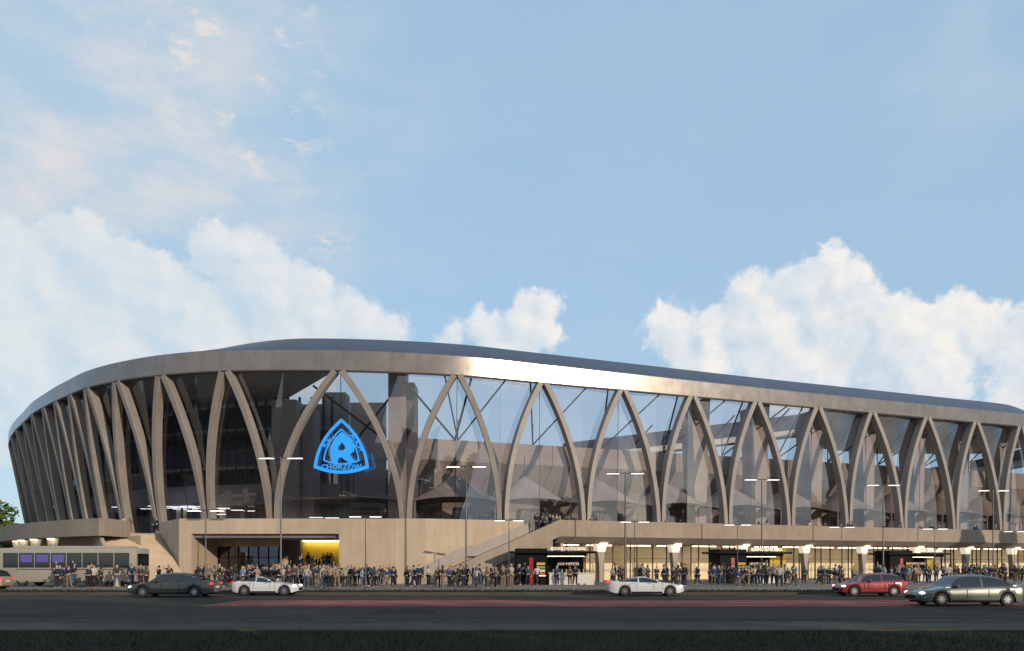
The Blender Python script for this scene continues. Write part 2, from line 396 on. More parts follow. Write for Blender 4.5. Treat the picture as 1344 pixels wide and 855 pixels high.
sp(MB().grid(rows, True), 'fascia_band', M_fascia, True, angle=.3)
sp(MB().grid(rows2, True), 'roof_edge', M_roof, True, angle=.6)

# ribs
def rib(base, top, n, sgnb, sgnt, tng):
    mb = MB(); rows = []
    d = top-base; dn = d.dot(n); dt = d.dot(tng)
    K = 26
    def pt(s):
        h = base+tng*(dt*s**2.08+sgnb*.36*(1-s)+sgnt*.30*s)+n*(dn*s); return Vector((h.x, h.y, Z_FL+(Z_TOP+.1-Z_FL)*s))
    for k in range(K+1):
        s = k/K; c = pt(s); T = (pt(min(1, s+.01))-pt(max(0, s-.01))).normalized()
        N = Vector((n.x, n.y, 0)); N = (N-T*N.dot(T)).normalized(); W = T.cross(N)
        hw = .265+.05*s; hd = .48
        row = []
        for a, b in ((-1,-.9),(-.9,-1),(.9,-1),(1,-.9),(1,.9),(.9,1),(-.9,1),(-1,.9)):
            row.append(c+W*hw*a+N*(hd*b+.15))
        rows.append(row)
    mb.grid(rows, True); return mb
for j in range(1, len(A)-1):
    n = nrm(B[j-1], B[j]); tg = Vector((-n.y, n.x))
    for b_, sb, st_ in ((B[j-1], 1, -1), (B[j], -1, 1)):
        sp(rib(b_, A[j], n, sb, st_, tg), 'rib', M_rib, False)
# glazing per bay: two folded panes, plus thin mullions at the folds
def P3(v, z): return (v.x, v.y, z)
for j in range(1, len(A)-1):
    n = nrm(B[j-1], B[j]); zt = Z_TOP+.3; g = -.1; q_ = n*(.75 if A[j].x > -2 else 0)
    L0, L1 = B[j-1]+n*g-q_, (A[j-1]+A[j])/2+n*g
    C0, C1 = (B[j-1]+B[j])/2-n*.55-q_, A[j]-n*.55
    R0, R1 = B[j]+n*g-q_, (A[j]+A[j+1])/2+n*g
    mg = M_glassdk if A[j].x < -36 else M_glass
    go = sp(MB().add([P3(L0, Z_FL), P3(C0, Z_FL), P3(C1, zt), P3(L1, zt), P3(R0, Z_FL), P3(R1, zt)], [(0,1,2,3),(1,4,5,2)]), 'glass_panel', mg)
    mb = MB().tube(P3(C0-n*.06, Z_FL), P3(C1-n*.06, zt), .045, n=4)
    mb.build('mullion', M_steel, go)

# concourse slab and terrace
POD = [(-79,132),(-74,116),(-68.5,101),(-61.5,91.3),(-57.5,86.2),(-53.3,81.6),(-49,77.4),(-45,74.2),(-41.2,71.4),(-37.5,69.2)]
def L(X): return 72+.42*(X-4.5)
EDGE_R = [(4.5, L(4.5)), (28, L(28)), (52, L(52)), (76, L(76)), (98, L(98)), (112, L(112)+3), (124, 135), (128,160)]
POD2 = [(x+.12, y+.12) for x, y in POD]
slab = POD2+[(-37.5,74.0),(-39.0,74.8),(-35.6,77.2),(-30.2,70.35),(-8,70.35),(1.0,74.1),(4.5,72.4)]+[(x-.05, y+.15) for x, y in EDGE_R[1:]]+[(120,245),(0,262),(-90,240),(-110,200),(-108,165)]
mb = MB(); mb.prism(slab, Z_FL-.35, Z_FL)
sp(mb, 'concourse_slab', M_conc2)
def wallstrip(pts, z0, z1, th=.3, side=1, mb=None):
    """vertical wall following a polyline, thickness to the inside"""
    mb = mb or MB(); rows = []
    for i, p in enumerate(pts):
        p = v2(p); a = v2(pts[max(0, i-1)]); b = v2(pts[min(len(pts)-1, i+1)]); t = (b-a).normalized(); nn = Vector((-t.y, t.x))*th*side
        rows.append([(p.x, p.y, z0), (p.x, p.y, z1), (p.x+nn.x, p.y+nn.y, z1), (p.x+nn.x, p.y+nn.y, z0)])
    mb.grid(rows, True); mb.add(rows[0], [(0,1,2,3)]); mb.add(rows[-1], [(3,2,1,0)]); return mb
# left curved parapet and its lit end return
def dens(pts, k=4):
    out = []
    P = [v2(p) for p in pts]
    for i in range(len(P)-1):
        p0 = P[max(0, i-1)]; p3 = P[min(len(P)-1, i+2)]; p1, p2 = P[i], P[i+1]
        for q_ in range(k):
            t = q_/k; out.append(.5*((2*p1)+(p2-p0)*t+(2*p0-5*p1+4*p2-p3)*t*t+(3*p1-p0-3*p2+p3)*t**3))
    out.append(P[-1]); return [(p.x, p.y) for p in out]
sp(wallstrip(dens(POD), 4.4, 6.0, .35), 'terrace_parapet', M_conc2, True, angle=.5)
sp(wallstrip([(-37.15,69.25),(-37.15,74.2)], 4.4, 6.0, .35), 'terrace_parapet', M_conc2)
inset = [(x*.97+.9, y+3.6) for x, y in dens(POD)]
sp(wallstrip(inset, 0, Z_FL-.352, .3), 'undercroft_wall', M_conc)
# right parapet and sloping soffit
tR = Vector((.922, .387)); nR = Vector((.387, -.922))
er = [(x, y) for x, y in EDGE_R]
sp(wallstrip(er, 4.42, 6.0, .35), 'terrace_parapet', M_conc2)
rows = []
for p in er:
    a = v2(p); rows.append([P3(a-nR*.36, 4.42), P3(a-nR*.05, 4.42), P3(a-nR*1.15, 3.84), P3(a-nR*9.5, 3.84), P3(a-nR*9.5, 4.3)])
sp(MB().grid(rows), 'soffit', M_soff)
# front block: wall with entrance recess
X0, X1, YF = -30.6, -8.0, 70.0
sp(MB().box(X0, -29.45, YF, YF+.6, 0, 6.0), 'front_wall', M_conc)
sp(MB().box(-29.45, -15.9, YF, YF+.5, 4.6, 6.0), 'front_wall', M_conc)
sp(MB().box(-15.9, X1, YF, YF+.6, 0, 6.0), 'front_wall', M_conc)
sp(wallstrip([(-8.0,70.0),(1.4,73.75)], 0, 6.0, .5), 'front_wall', M_conc)
sp(wallstrip([(-36.0,77.7),(-30.6,70.0)], 0, 6.0, .45), 'side_wall', M_conc)
# recess interior
sp(MB().box(-29.75, -29.45, 70.6, 82, 0, 4.6), 'recess_side_wall', M_conc)
sp(MB().box(-15.9, -15.6, 70.6, 82, 0, 4.6), 'recess_side_wall', M_conc)
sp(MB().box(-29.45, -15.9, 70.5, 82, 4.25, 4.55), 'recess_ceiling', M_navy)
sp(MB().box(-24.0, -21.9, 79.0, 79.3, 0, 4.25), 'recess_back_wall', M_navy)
sp(MB().box(-21.9, -15.9, 79.6, 79.9, 0, 4.25), 'yellow_wall', M_yellow)
sp(MB().box(-21.7, -16.1, 78.9, 79.4, 4.12, 4.2), 'cove_light', M_warm)
sp(MB().box(-29.45, -23.4, 76.2, 76.5, 3.55, 4.25), 'door_head', M_conc)
dg = sp(MB().box(-29.4, -23.4, 76.3, 76.34, 0, 3.55), 'glazed_doors', M_glassdk)
mb = MB()
for k in range(7): mb.box(-29.42+k*1.0, -29.34+k*1.0, 76.2, 76.45, 0, 3.55)
for z in (2.45, 1.0): mb.box(-29.4, -23.4, 76.2, 76.44, z, z+.07)
mb.build('door_frame', M_dark, dg)
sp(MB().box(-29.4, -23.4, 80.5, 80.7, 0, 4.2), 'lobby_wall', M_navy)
sp(MB().box(-29.0, -25.4, 79.2, 80.2, 0, 1.05), 'lobby_desk', M_white)
# inner stair inside the recess, people stand on it
mb = MB()
for k in range(7): mb.box(-22.6, -16.2, 72.6+k*.45, 79.0, .17*k, .17*(k+1))
sp(mb, 'entrance_steps', M_conc)
sp(MB().add([(-22.9,72.2,0),(-22.6,72.2,0),(-22.6,77,0),(-22.9,77,0),(-22.9,72.2,1.0),(-22.6,72.2,1.0),(-22.6,77,2.6),(-22.9,77,2.6)],
   [(0,1,5,4),(1,2,6,5),(2,3,7,6),(3,0,4,7),(4,5,6,7)]), 'step_balustrade', M_conc)
# grand stair by the left of the block
dv = Vector((.573, -.819)); lv = Vector((-.819, -.573)); o0 = Vector((-35.9, 77.0))
mb = MB(); nst = 29
for k in range(nst):
    a = o0+dv*(.5*k); z = Z_FL-.169*k-.169
    c = a+dv*.25+lv*2.6
    mb.obox((c.x, c.y, z/2), Vector((dv.x, dv.y, 0))*.2499, Vector((lv.x, lv.y, 0))*2.75, (0, 0, max(.02, z/2)))
sp(mb, 'grand_stair', M_conc)
mb = MB()
a = o0+lv*5.36; rows = []
for k in (0, 14.5):
    p = a+dv*k; q_ = p+lv*.3; z = Z_FL+1.0-.338*k
    rows.append([P3(p, 0), P3(p, z), P3(q_, z), P3(q_, 0)])
mb.grid(rows, True); mb.add(rows[1], [(0,1,2,3)]); mb.add(rows[0], [(3,2,1,0)])
sp(mb, 'stair_balustrade', M_conc)
# side stair running up to the right terrace
mb = MB()
for k in range(29):
    xa, xb = -8.6+k*.43, -8.6+(k+1)*.43
    if xb > 3.9: break
    z = .169*(k+1); y0, y1 = L(xa)+.36, L(xa)+2.9
    mb.prism([(xa, y0), (xb, y0+.18), (xb, min(y1+.18, 76)), (xa, y1)], 0, z)
sp(mb, 'side_stair', M_conc2)
def slopewall(x0, z0, x1, z1, off, h, th, steps=1):
    rows = []
    for X, z in ((x0, z0), (x1, z1)):
        rows.append([(X, L(X)+off, max(0, z-h)), (X, L(X)+off, z), (X, L(X)+off+th, z), (X, L(X)+off+th, max(0, z-h))])
    mb = MB().grid(rows, True); mb.add(rows[0], [(0,1,2,3)]); mb.add(rows[1], [(3,2,1,0)]); return mb
sp(slopewall(-8.2, .25, -4.3, 2.0, 0, 1.6, .3), 'stair_balustrade', M_conc2)
sp(slopewall(-4.3, 2.0, 4.5, 6.0, 0, 1.6, .3), 'stair_balustrade', M_conc2)
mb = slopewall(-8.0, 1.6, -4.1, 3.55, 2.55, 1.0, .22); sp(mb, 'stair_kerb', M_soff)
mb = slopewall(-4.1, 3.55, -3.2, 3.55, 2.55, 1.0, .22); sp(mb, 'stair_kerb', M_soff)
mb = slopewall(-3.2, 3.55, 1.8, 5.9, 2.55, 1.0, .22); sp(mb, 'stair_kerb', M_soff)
# terrace underside at right: tapered columns, glazing, lit shop fronts
def along(s, off):   # s metres from (4.5,72) along the right edge, off metres inside
    p = Vector((4.5, 72.0))+tR*s-nR*off; return p
for k in range(9):
    p = along(5.4+8.77*k, 1.9); mb = MB(); rows = []
    for z, hw in ((0, .2), (1.6, .22), (2.6, .34), (3.4, .46), (3.83, .58)):
        rows.append([P3(p+tR*a*hw-nR*b*.3, z) for a, b in ((-1,-1),(1,-1),(1,1),(-1,1))])
    mb.grid(rows, True); o = sp(mb, 'tapered_column', M_soff)
    q_ = p+nR*.75
    MB().obox((q_.x, q_.y, 3.79), (.35, .15, 0), (.05, -.12, 0), (0, 0, .03)).build('downlight', M_warm, o)
    mb = MB(); mb.grid([[P3(p+tR*a*hw-nR*b*.36, z) for a, b in ((-1,-1),(1,-1),(1,1),(-1,1))] for z, hw in ((3.0, .40), (3.4, .50), (3.80, .62))], True); mb.build('lit_capital', M_cap, o)
a0 = along(1.5, 4.2); mull = 0
for k in range(9):
    s0, s1 = 1.5+k*8.77, 1.5+(k+1)*8.77
    p, q_ = along(s0, 4.2), along(s1, 4.2)
    o = sp(MB().add([P3(p, 0), P3(q_, 0), P3(q_, 3.84), P3(p, 3.84)], [(0,1,2,3)]), 'shop_window', M_glassc)
    mb = MB()
    for s in (0, 1.1, 2.9, 4.3, 5.0, 6.6, 8.0):
        c = along(s0+s+.3*sin(k*3+s), 4.16); mb.obox((c.x, c.y, 1.92), Vector((tR.x, tR.y, 0))*.045, Vector((nR.x, nR.y, 0))*.06, (0, 0, 1.92))
    for z in (1.05, 2.35):
        c = along(s0+4.38, 4.14); mb.obox((c.x, c.y, z), Vector((tR.x, tR.y, 0))*4.38, Vector((nR.x, nR.y, 0))*.03, (0, 0, .022))
    mb.build('mullion', M_steel, o)
    c0, c1 = along(s0, 8.6), along(s1, 8.6)
    sp(MB().add([P3(c0, 0), P3(c1, 0), P3(c1, 3.83), P3(c0, 3.83)], [(0,1,2,3)]), 'shop_back_wall', M_cream)
    if k in (3, 6):
        c = along(s0+3.2+(1.4 if k == 3 else 0), 7.4); sp(MB().obox((c.x, c.y, 1.85), Vector((tR.x, tR.y, 0))*1.6, Vector((nR.x, nR.y, 0))*.1, (0, 0, 1.85)), 'yellow_partition', M_yellow)
    for s in (2.2, 6.3):
        c = along(s0+s, 6.2); sp(MB().obox((c.x, c.y, 3.76), Vector((tR.x, tR.y, 0))*1.5, Vector((nR.x, nR.y, 0))*.22, (0, 0, .03)), 'ceiling_light', M_warm)
c = along(.4, 6); sp(wallstrip([tuple(along(1.0, 1.2)), tuple(along(1.0, 9))], 0, 3.84, .3), 'shop_end_wall', M_conc)
# tapered columns and glazing under the left terrace
for x, y in ((-46.0,76.6),(-49.6,79.6),(-53.0,82.9),(-56.0,86.6)):
    mb = MB(); rows = []
    for z, hw in ((0, .22), (1.2, .25), (2.6, .38), (3.6, .5), (4.38, .62)):
        rows.append([(x+a*hw, y+b*.3, z) for a, b in ((-1,-1),(1,-1),(1,1),(-1,1))])
    mb.grid(rows, True); o = sp(mb, 'tapered_column', M_white)
    MB().box(x-.3, x+.3, y-.75, y-.5, 4.3, 4.36).build('downlight', M_warm, o)

# inner bowl, right side
t0 = Vector((.934, .356)); n0 = Vector((.356, -.934)); P0 = Vector((-5.9, 82.3))
def ins(s, d, z): p = P0+t0*s-n0*d; return (p.x, p.y, z)
prof = [(11, 14.4), (11, 17.0), (11.6, 17.0), (11.6, 14.6)]
sp(MB().grid([[ins(s, d, z) for d, z in prof] for s in (-4, 30, 60, 96, 110)], True), 'bowl_parapet', M_bowl)
prof = [(11.05, 14.39), (14.6, 8.6), (14.6, 4.92)]
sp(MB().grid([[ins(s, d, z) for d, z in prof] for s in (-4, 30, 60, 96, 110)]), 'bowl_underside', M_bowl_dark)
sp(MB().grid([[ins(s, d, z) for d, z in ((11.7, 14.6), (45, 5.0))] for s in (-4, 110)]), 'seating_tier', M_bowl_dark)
for k in range(i445+1, len(A)-3):
    b = B[k]; s = (b-P0).dot(t0)
    # struts from the ring to the bowl wall
    n_top = ins(s-1.5, 11.2, 17.0)
    o = sp(MB().tube(n_top, ins(s-6.3, .3, 22.3), .10, n=6), 'strut', M_steel)
    o = sp(MB().tube(n_top, ins(s+.8, .3, 22.3), .10, n=6), 'strut', M_steel)
    o = sp(MB().tube(ins(s-1.5, 11.2, 17.0), ins(s-1.5, 11.2, 19.6), .07, n=6), 'mast', M_steel)
    if k >= i445+4:
        mb = MB(); c = P0+t0*(s+.5)-n0*6.6; rows = []
        for z, hw in ((4.9, .8), (14, 1.0), (19.5, 1.25), (22.8, 1.5)):
            rows.append([P3(c+t0*hw*a-n0*b_*1.3, z+(1.0*(a > 0) if z > 20 else 0)) for a, b_ in ((-1,-1),(1,-1),(1,1),(-1,1))])
        mb.grid(rows, True); mb.add(rows[-1], [(0,1,2,3)]); sp(mb, 'pylon', M_bowl)
# tent roofs of the concourse, one per bay, each with a mast and a gate booth
def tent(c, hx, hy, tg, n, zc=8.75, zp=12.3):
    rows = []; K = 8
    for i in range(-K, K+1):
        row = []
        for j in range(-K, K+1):
            u, v_ = i/K, j/K; m_ = max(abs(u), abs(v_)); e = min(abs(u), abs(v_))/m_ if m_ else 0
            z = zc+(zp-zc)*(1-m_)**1.12+.55*m_*(1-e*e)
            p = c+tg*u*hx-n*v_*hy; row.append(P3(p, z))
        rows.append(row)
    return MB().grid(rows)
for j in range(i445, len(A)-2):
    n = nrm(B[j-1], B[j]); tg = Vector((-n.y, n.x)); c = (B[j-1]+B[j])/2-n*6.0; hx = (B[j]-B[j-1]).length/2*.93
    to = sp(tent(c, hx, 4.2, tg, n, zp=12.3 if j > i445 else 9.8), 'tent_roof', M_tent, True, angle=.35)
    MB().tube(P3(c, 9.6), P3(c, 14.6), .05, n=6).build('tent_mast', M_steel, to)
    for sx in (-.92, .92):
        for sy in (-.9, .9):
            p = c+tg*hx*sx-n*4.2*sy; MB().tube(P3(p, Z_FL), P3(p, 8.9), .10, n=6).build('tent_post', M_bowl, to)
    g = c+tg*1.2-n*.5; mb = MB(); mb2 = MB()
    for i in range(5):
        p = g+tg*(i-2)*.62; lo = p-tg*.45
        mb.add([P3(lo-tg*.26, Z_FL), P3(lo+tg*.26, Z_FL), P3(lo+tg*.26-n*1.2, Z_FL), P3(lo-tg*.26-n*1.2, Z_FL),
                P3(p+tg*-.26+n*.5, 8.4), P3(p+tg*.26+n*.5, 8.4), P3(p+tg*.26-n*1.2, 8.4), P3(p-tg*.26-n*1.2, 8.4)],
               [(0,1,5,4),(1,2,6,5),(2,3,7,6),(3,0,4,7),(4,5,6,7)])
    sp(mb, 'gate_booth', M_navy)
# far stand roof seen above the bowl
def FP(x, y, Y): return ((x-CX)*Y/F, Y, EYE+(HZ-y)*Y/F)
def beam(x0, y0, x1, y1, Y0, Y1, up, dn, th, name, m):
    a = Vector(FP(x0, y0, Y0)); b = Vector(FP(x1, y1, Y1)); mb = MB(); rows = []
    for p in (a, b): rows.append([(p.x, p.y, p.z-dn), (p.x, p.y, p.z+up), (p.x, p.y+th, p.z+up), (p.x, p.y+th, p.z-dn)])
    mb.grid(rows, True); mb.add(rows[0], [(0,1,2,3)]); mb.add(rows[1], [(3,2,1,0)]); return sp(mb, name, m)
beam(740, 600, 1135, 553, 160, 150, 2.9, .0, 14, 'far_roof', M_roof)
beam(740, 607, 1135, 560, 160.1, 150.1, 1.1, .1, .5, 'far_roof_edge', M_white)
for i in range(9):
    x = 830+i*36; y = 590-(x-800)*.12; a = FP(x, y, 149); b = FP(x+26, y-28, 138); sp(MB().tube(a, b, .16, n=6), 'roof_strut', M_steel)
# deep canopies: right end and left end
def canopy(poly, z, name, th=.5):
    mb = MB(); mb.prism([(x, y) for x, y in poly], z, z+th); return sp(mb, name, M_can)
def slat_mat():
    m = bpy.data.materials.new('slatted_soffit'); m.use_nodes = True; t = NT(m.node_tree); b = t.n['Principled BSDF']
    g = t.new('ShaderNodeNewGeometry'); u = t.vmath('DOT_PRODUCT', g.outputs['Position'], (.35, .93, 0))
    fr = t.math('FRACT', t.math('DIVIDE', u, .9)); n = t.noise(g.outputs['Position'], .6, 5, .6)
    c = t.mix(t.math('LESS_THAN', fr, .25), (.76, .66, .54, 1), (.36, .30, .25, 1)); c = t.mix(t.math('MULTIPLY', n, .4), c, (.45, .38, .32, 1))
    t.l.new(c, b.inputs['Base Color']); b.inputs['Roughness'].default_value = .8; return m
M_can = slat_mat()
def lp(px_, d, z):
    return None
canopy([(44.5,105.9),(58,111),(80,119.5),(98,134),(92,150),(70,150),(58,143),(47,128)], 23.3, 'canopy', .5)
canopy([(-19.5,83.0),(-29.8,98.5),(-38,112),(-58,128),(-82,138)]+[tuple(A[j]-nrm(A[j-1], A[j+1])*.6) for j in range(3, 15)]+[(-24,81.4)], 22.7, 'canopy', .5)
# left bowl: gallery floors, parapets, dark rear wall
LB = dens([(-88,150),(-84,139),(-76,128),(-68,118.5),(-60,110),(-52,102.5),(-45,97.5),(-37,94.2),(-29,92.6),(-21,92.3)], 3)
def offs(pts, d):
    out = []
    for i, p in enumerate(pts):
        a = v2(pts[max(0, i-1)]); b = v2(pts[min(len(pts)-1, i+1)]); t = (b-a).normalized(); out.append((p[0]-t.y*d, p[1]+t.x*d))
    return out
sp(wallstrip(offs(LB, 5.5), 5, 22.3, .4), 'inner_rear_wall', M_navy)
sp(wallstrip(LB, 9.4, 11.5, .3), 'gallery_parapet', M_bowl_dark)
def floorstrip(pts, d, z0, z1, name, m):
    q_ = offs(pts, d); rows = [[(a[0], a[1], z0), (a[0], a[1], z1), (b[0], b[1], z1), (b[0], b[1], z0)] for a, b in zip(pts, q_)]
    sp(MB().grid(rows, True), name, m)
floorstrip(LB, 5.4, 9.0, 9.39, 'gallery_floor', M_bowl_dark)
floorstrip(offs(LB, .8), 4.6, 13.5, 13.85, 'gallery_floor', M_bowl_dark)
floorstrip(offs(LB, .8), 4.6, 18.2, 18.5, 'gallery_floor', M_bowl_dark)
mb = MB()
for i in range(0, len(LB)-1):
    a = v2(offs(LB, .9)[i]); b = v2(offs(LB, .9)[i+1]); m_ = (a+b)/2
    for q_ in (a, m_): mb.tube(P3(q_, Z_FL), P3(q_, 22.2), .16, n=8)
    mb.tube(P3(a, 14.85), P3(b, 14.85), .035, n=4)
sp(mb, 'gallery_columns', M_steel)
# solid inner cores at the entrance bay
for x0, x1, y0, y1, z0, z1, nm, m in ((-13.9,-11.95,85.5,88,5,24,'stair_core',M_bowl), (-11.9,-11.1,86.5,90,5,22.4,'stair_core',M_navy),
        (-27.2,-24.4,86.2,89,5,20.4,'stair_core',M_bowl), (-24.3,-22.9,88,91,5,19.8,'stair_core',M_bowl_dark), (-24.6,-12.6,97,97.4,5,13.8,'inner_wall',M_bowl),
        (-23.5,-20.6,94.2,96.8,5,23,'stair_core',M_bowl_dark), (-24.6,-15.4,94,94.4,14.6,15.1,'beam',M_bowl), (-20.3,-15.8,95.5,96,5,22,'inner_wall',M_bowl),
        (-24.2,-12.6,92.8,93.2,9.6,10.2,'beam',M_bowl), (-11.2,-8.6,93.4,94,5,16.9,'inner_wall',M_bowl)):
    sp(MB().box(x0, x1, y0, y1, z0, z1), nm, m)
for a, b in (((-23,88,22.4),(-13,93,15)), ((-13,88,22.4),(-22,95,14)), ((-12,84,22.2),(-7,93.5,17)), ((-4.5,84,22.2),(-7,93.5,17))):
    sp(MB().tube(a, b, .13, n=6), 'strut', M_steel)
# ceiling lamps of the concourse, flat white bars under the gallery and tents
mb = MB()
lamps = []
for i in range(16):
    x = -43.4+1.15*(i % 5)*1.15+.4*(i//5); y = 92.5+2.3*(i//5)+.5*(i % 3)
    lamps.append((x, y, 8.75))
lamps += [(-37.8,89,8.4),(-36.9,91,8.4),(-35.6,94,8.6),(-34.6,90,7.6),(-33.5,93,8.3),(-47.5,92,8.6),(-45.5,95,8.6),(-22.1,86,7.0),(-20.3,86,6.95),(-33.0,96,8.4)]
for x, y, z in lamps:
    sp(MB().box(x-.75, x+.75, y-.22, y+.22, z, z+.07), 'ceiling_light', M_led)
for i in range(4):
    x = -43+i*2.6; sp(MB().box(x, x+.9, 97.6+i*.4, 98.6+i*.4, Z_FL, 8.9), 'concourse_pier', M_cream)

# ------------------------------------------------------------------ club emblem sign
def text_mesh(txt, size, extrude=.04, offset=0, align='CENTER'):
    c = bpy.data.curves.new('t', 'FONT'); c.body = txt; c.size = size; c.extrude = extrude; c.offset = offset; c.align_x = align; c.align_y = 'CENTER'; c.resolution_u = 2
    o = bpy.data.objects.new('t', c); COL.objects.link(o); dg_ = bpy.context.evaluated_depsgraph_get(); me = bpy.data.meshes.new_from_object(o.evaluated_get(dg_))
    bpy.data.objects.remove(o); return me
def place_text(txt, size, name, m, parent, loc, rot=0, sx=1, sy=1, offset=0, extrude=.04):
    me = text_mesh(txt, size, extrude, offset)
    M_ = Matrix.Translation(loc) @ Matrix.Rotation(-rot, 4, 'Y') @ Matrix.Rotation(pi/2, 4, 'X') @ Matrix.Diagonal((sx, sy, 1, 1))
    me.transform(M_); me.materials.clear(); me.materials.append(m); me.name = name
    o = bpy.data.objects.new(name, me); COL.objects.link(o); o.parent = parent; return o
sign = empty('emblem_sign', (-18.2, 81.25, 14.1)); tag(sign, 'glowing blue triangular club emblem hanging on the glass above the entrance', 'sign')
def tri(k, cy=0, bulge=.62):
    V = [Vector((0, 3.2)), Vector((2.95, -2.05)), Vector((-2.95, -2.05))]; out = []
    for i in range(3):
        a, b = V[i], V[(i+1) % 3]; m_ = (a+b)/2; c = m_+m_.normalized()*bulge*2
        for q_ in range(14):
            t = q_/14; p = a*(1-t)**2+c*2*t*(1-t)+b*t*t; out.append(Vector((p.x*k, p.y*k+cy)))
    return out
def ring(o_, i_, th=.09):
    mb = MB(); rows = []
    for a, b in zip(o_+o_[:1], i_+i_[:1]): rows.append([(a.x, -th, a.y), (b.x, -th, b.y), (b.x, th, b.y), (a.x, th, a.y)])
    return mb.grid(rows, True)
ring(tri(1), tri(.88)).build('outer_ring', M_sign, sign)
ring(tri(.655, .05), tri(.605, .05)).build('inner_ring', M_sign, sign)
def poly_letter(loops, name, parent, th=.09):
    c = bpy.data.curves.new(name, 'CURVE'); c.dimensions = '2D'; c.fill_mode = 'BOTH'; c.extrude = th
    for lp in loops:
        q_ = c.splines.new('POLY'); q_.points.add(len(lp)-1); q_.use_cyclic_u = True
        for i_, (x, y) in enumerate(lp): q_.points[i_].co = (x, y, 0, 1)
    o = bpy.data.objects.new('t', c); COL.objects.link(o); me = bpy.data.meshes.new_from_object(o.evaluated_get(bpy.context.evaluated_depsgraph_get())); bpy.data.objects.remove(o)
    me.transform(Matrix.Rotation(pi/2, 4, 'X')); me.materials.clear(); me.materials.append(M_sign); me.name = name
    o = bpy.data.objects.new(name, me); COL.objects.link(o); o.parent = parent; return o
poly_letter([[(-1.06,-1.5),(-.40,-1.5),(-.42,-1.08),(-.26,-.93),(.06,-.93),(.22,-1.08),(.28,-1.15),(.85,-1.5),(1.62,-1.5),(.86,-.62),(1.28,-.30),(1.38,.0),(1.36,.25),(.88,1.07),(.09,1.80),(-.70,1.07),(-1.10,.2),(-1.18,-.3)],
             [(.05,.72),(.44,.17),(.40,-.06),(.14,-.2),(-.32,-.2),(-.37,.15)]], 'letter_r', sign)
place_text('K.S.', .74, 'lettering', M_sign, sign, (-1.64, 0, .68), radians(59), 1, 1, offset=.008, extrude=.06)
place_text('RUCH', .74, 'lettering', M_sign, sign, (1.64, 0, .66), radians(-59), 1, 1, offset=.008, extrude=.06)
place_text('CHORZÓW', .80, 'lettering', M_sign, sign, (0, 0, -1.98), 0, 1, 1, offset=.008, extrude=.06)
mb = MB()
for x in (-1.4, 1.4): mb.tube((x, 0, -.8), (x, 1.0, -.8), .04, n=6)
mb.build('bracket', M_steel, sign)

# ------------------------------------------------------------------ street lamps
def copy_tree(o, parent=None):
    c = o.copy(); COL.objects.link(c); c.parent = parent
    for ch in list(o.children): copy_tree(ch, c)
    return c
def street_lamp(name, h, arm, headl, r0):
    t = empty(name)
    MB().lathe([(0, 0), (r0*2.2, 0), (r0*2.2, .08), (r0*1.5, .12), (r0*1.4, .9), (r0, 1.0), (r0*.55, h), (0, h)], n=10).build('post', M_lampm, t, True, angle=.6)
    MB().tube((-arm, 0, h-.06), (arm, 0, h-.06), .035, n=6).build('arm', M_lampm, t)
    for s in (-1, 1):
        o = MB().box(min(s*(arm-.1), s*(arm+headl)), max(s*(arm-.1), s*(arm+headl)), -.16, .16, h-.10, h-.02).build('lamp_head', M_lampm, t, bevel=.02)
        a, b = sorted((s*(arm-.02), s*(arm+headl-.06)))
        MB().box(a, b, -.175, .13, h-.135, h-.101).build('diffuser', M_led, o)
    return t
big = street_lamp('street_lamp', 10.0, .55, 1.15, .085)
bl = [(-17.6,58,'left of the blue emblem, nearest the entrance'),(-3.8,63.2,'standing before the plain wall left of the side stairs'),(10.1,68,'standing just right of the left kiosk'),(24,73.2,'standing behind the middle kiosk'),(38.2,78.4,'standing at the left end of the right kiosk'),(53.3,84.4,'rightmost, standing past the right kiosk')]
for i, (x, y, t) in enumerate(bl):
    o = big if i == 0 else copy_tree(big); o.location = (x, y, 0); o.rotation_euler.z = .03*sin(i*5)
    tag(o, 'tall double-headed street lamp '+t, 'street lamp', 'tall street lamps along the plaza')
sml = street_lamp('street_lamp', 5.5, .35, .9, .05)
sl = [(-20.3,50.5,'before the glazed entrance doors'),(-11,57.2,'before the wall just right of the entrance'),(-.25,62.5,'at the left corner of the left kiosk'),(10.4,64.6,'between left and middle kiosks'),(20.6,69.6,'at the left corner of the middle kiosk'),(32.2,74.4,'between middle and right kiosks'),(43.4,78.2,'beside the right kiosk'),(56,84.9,'at the far right edge')]
for i, (x, y, t) in enumerate(sl):
    o = sml if i == 0 else copy_tree(sml); o.location = (x, y, 0); o.rotation_euler.z = .05*sin(i*3)
    tag(o, 'short thin double-headed lamp post '+t, 'street lamp', 'short lamp posts on the plaza')

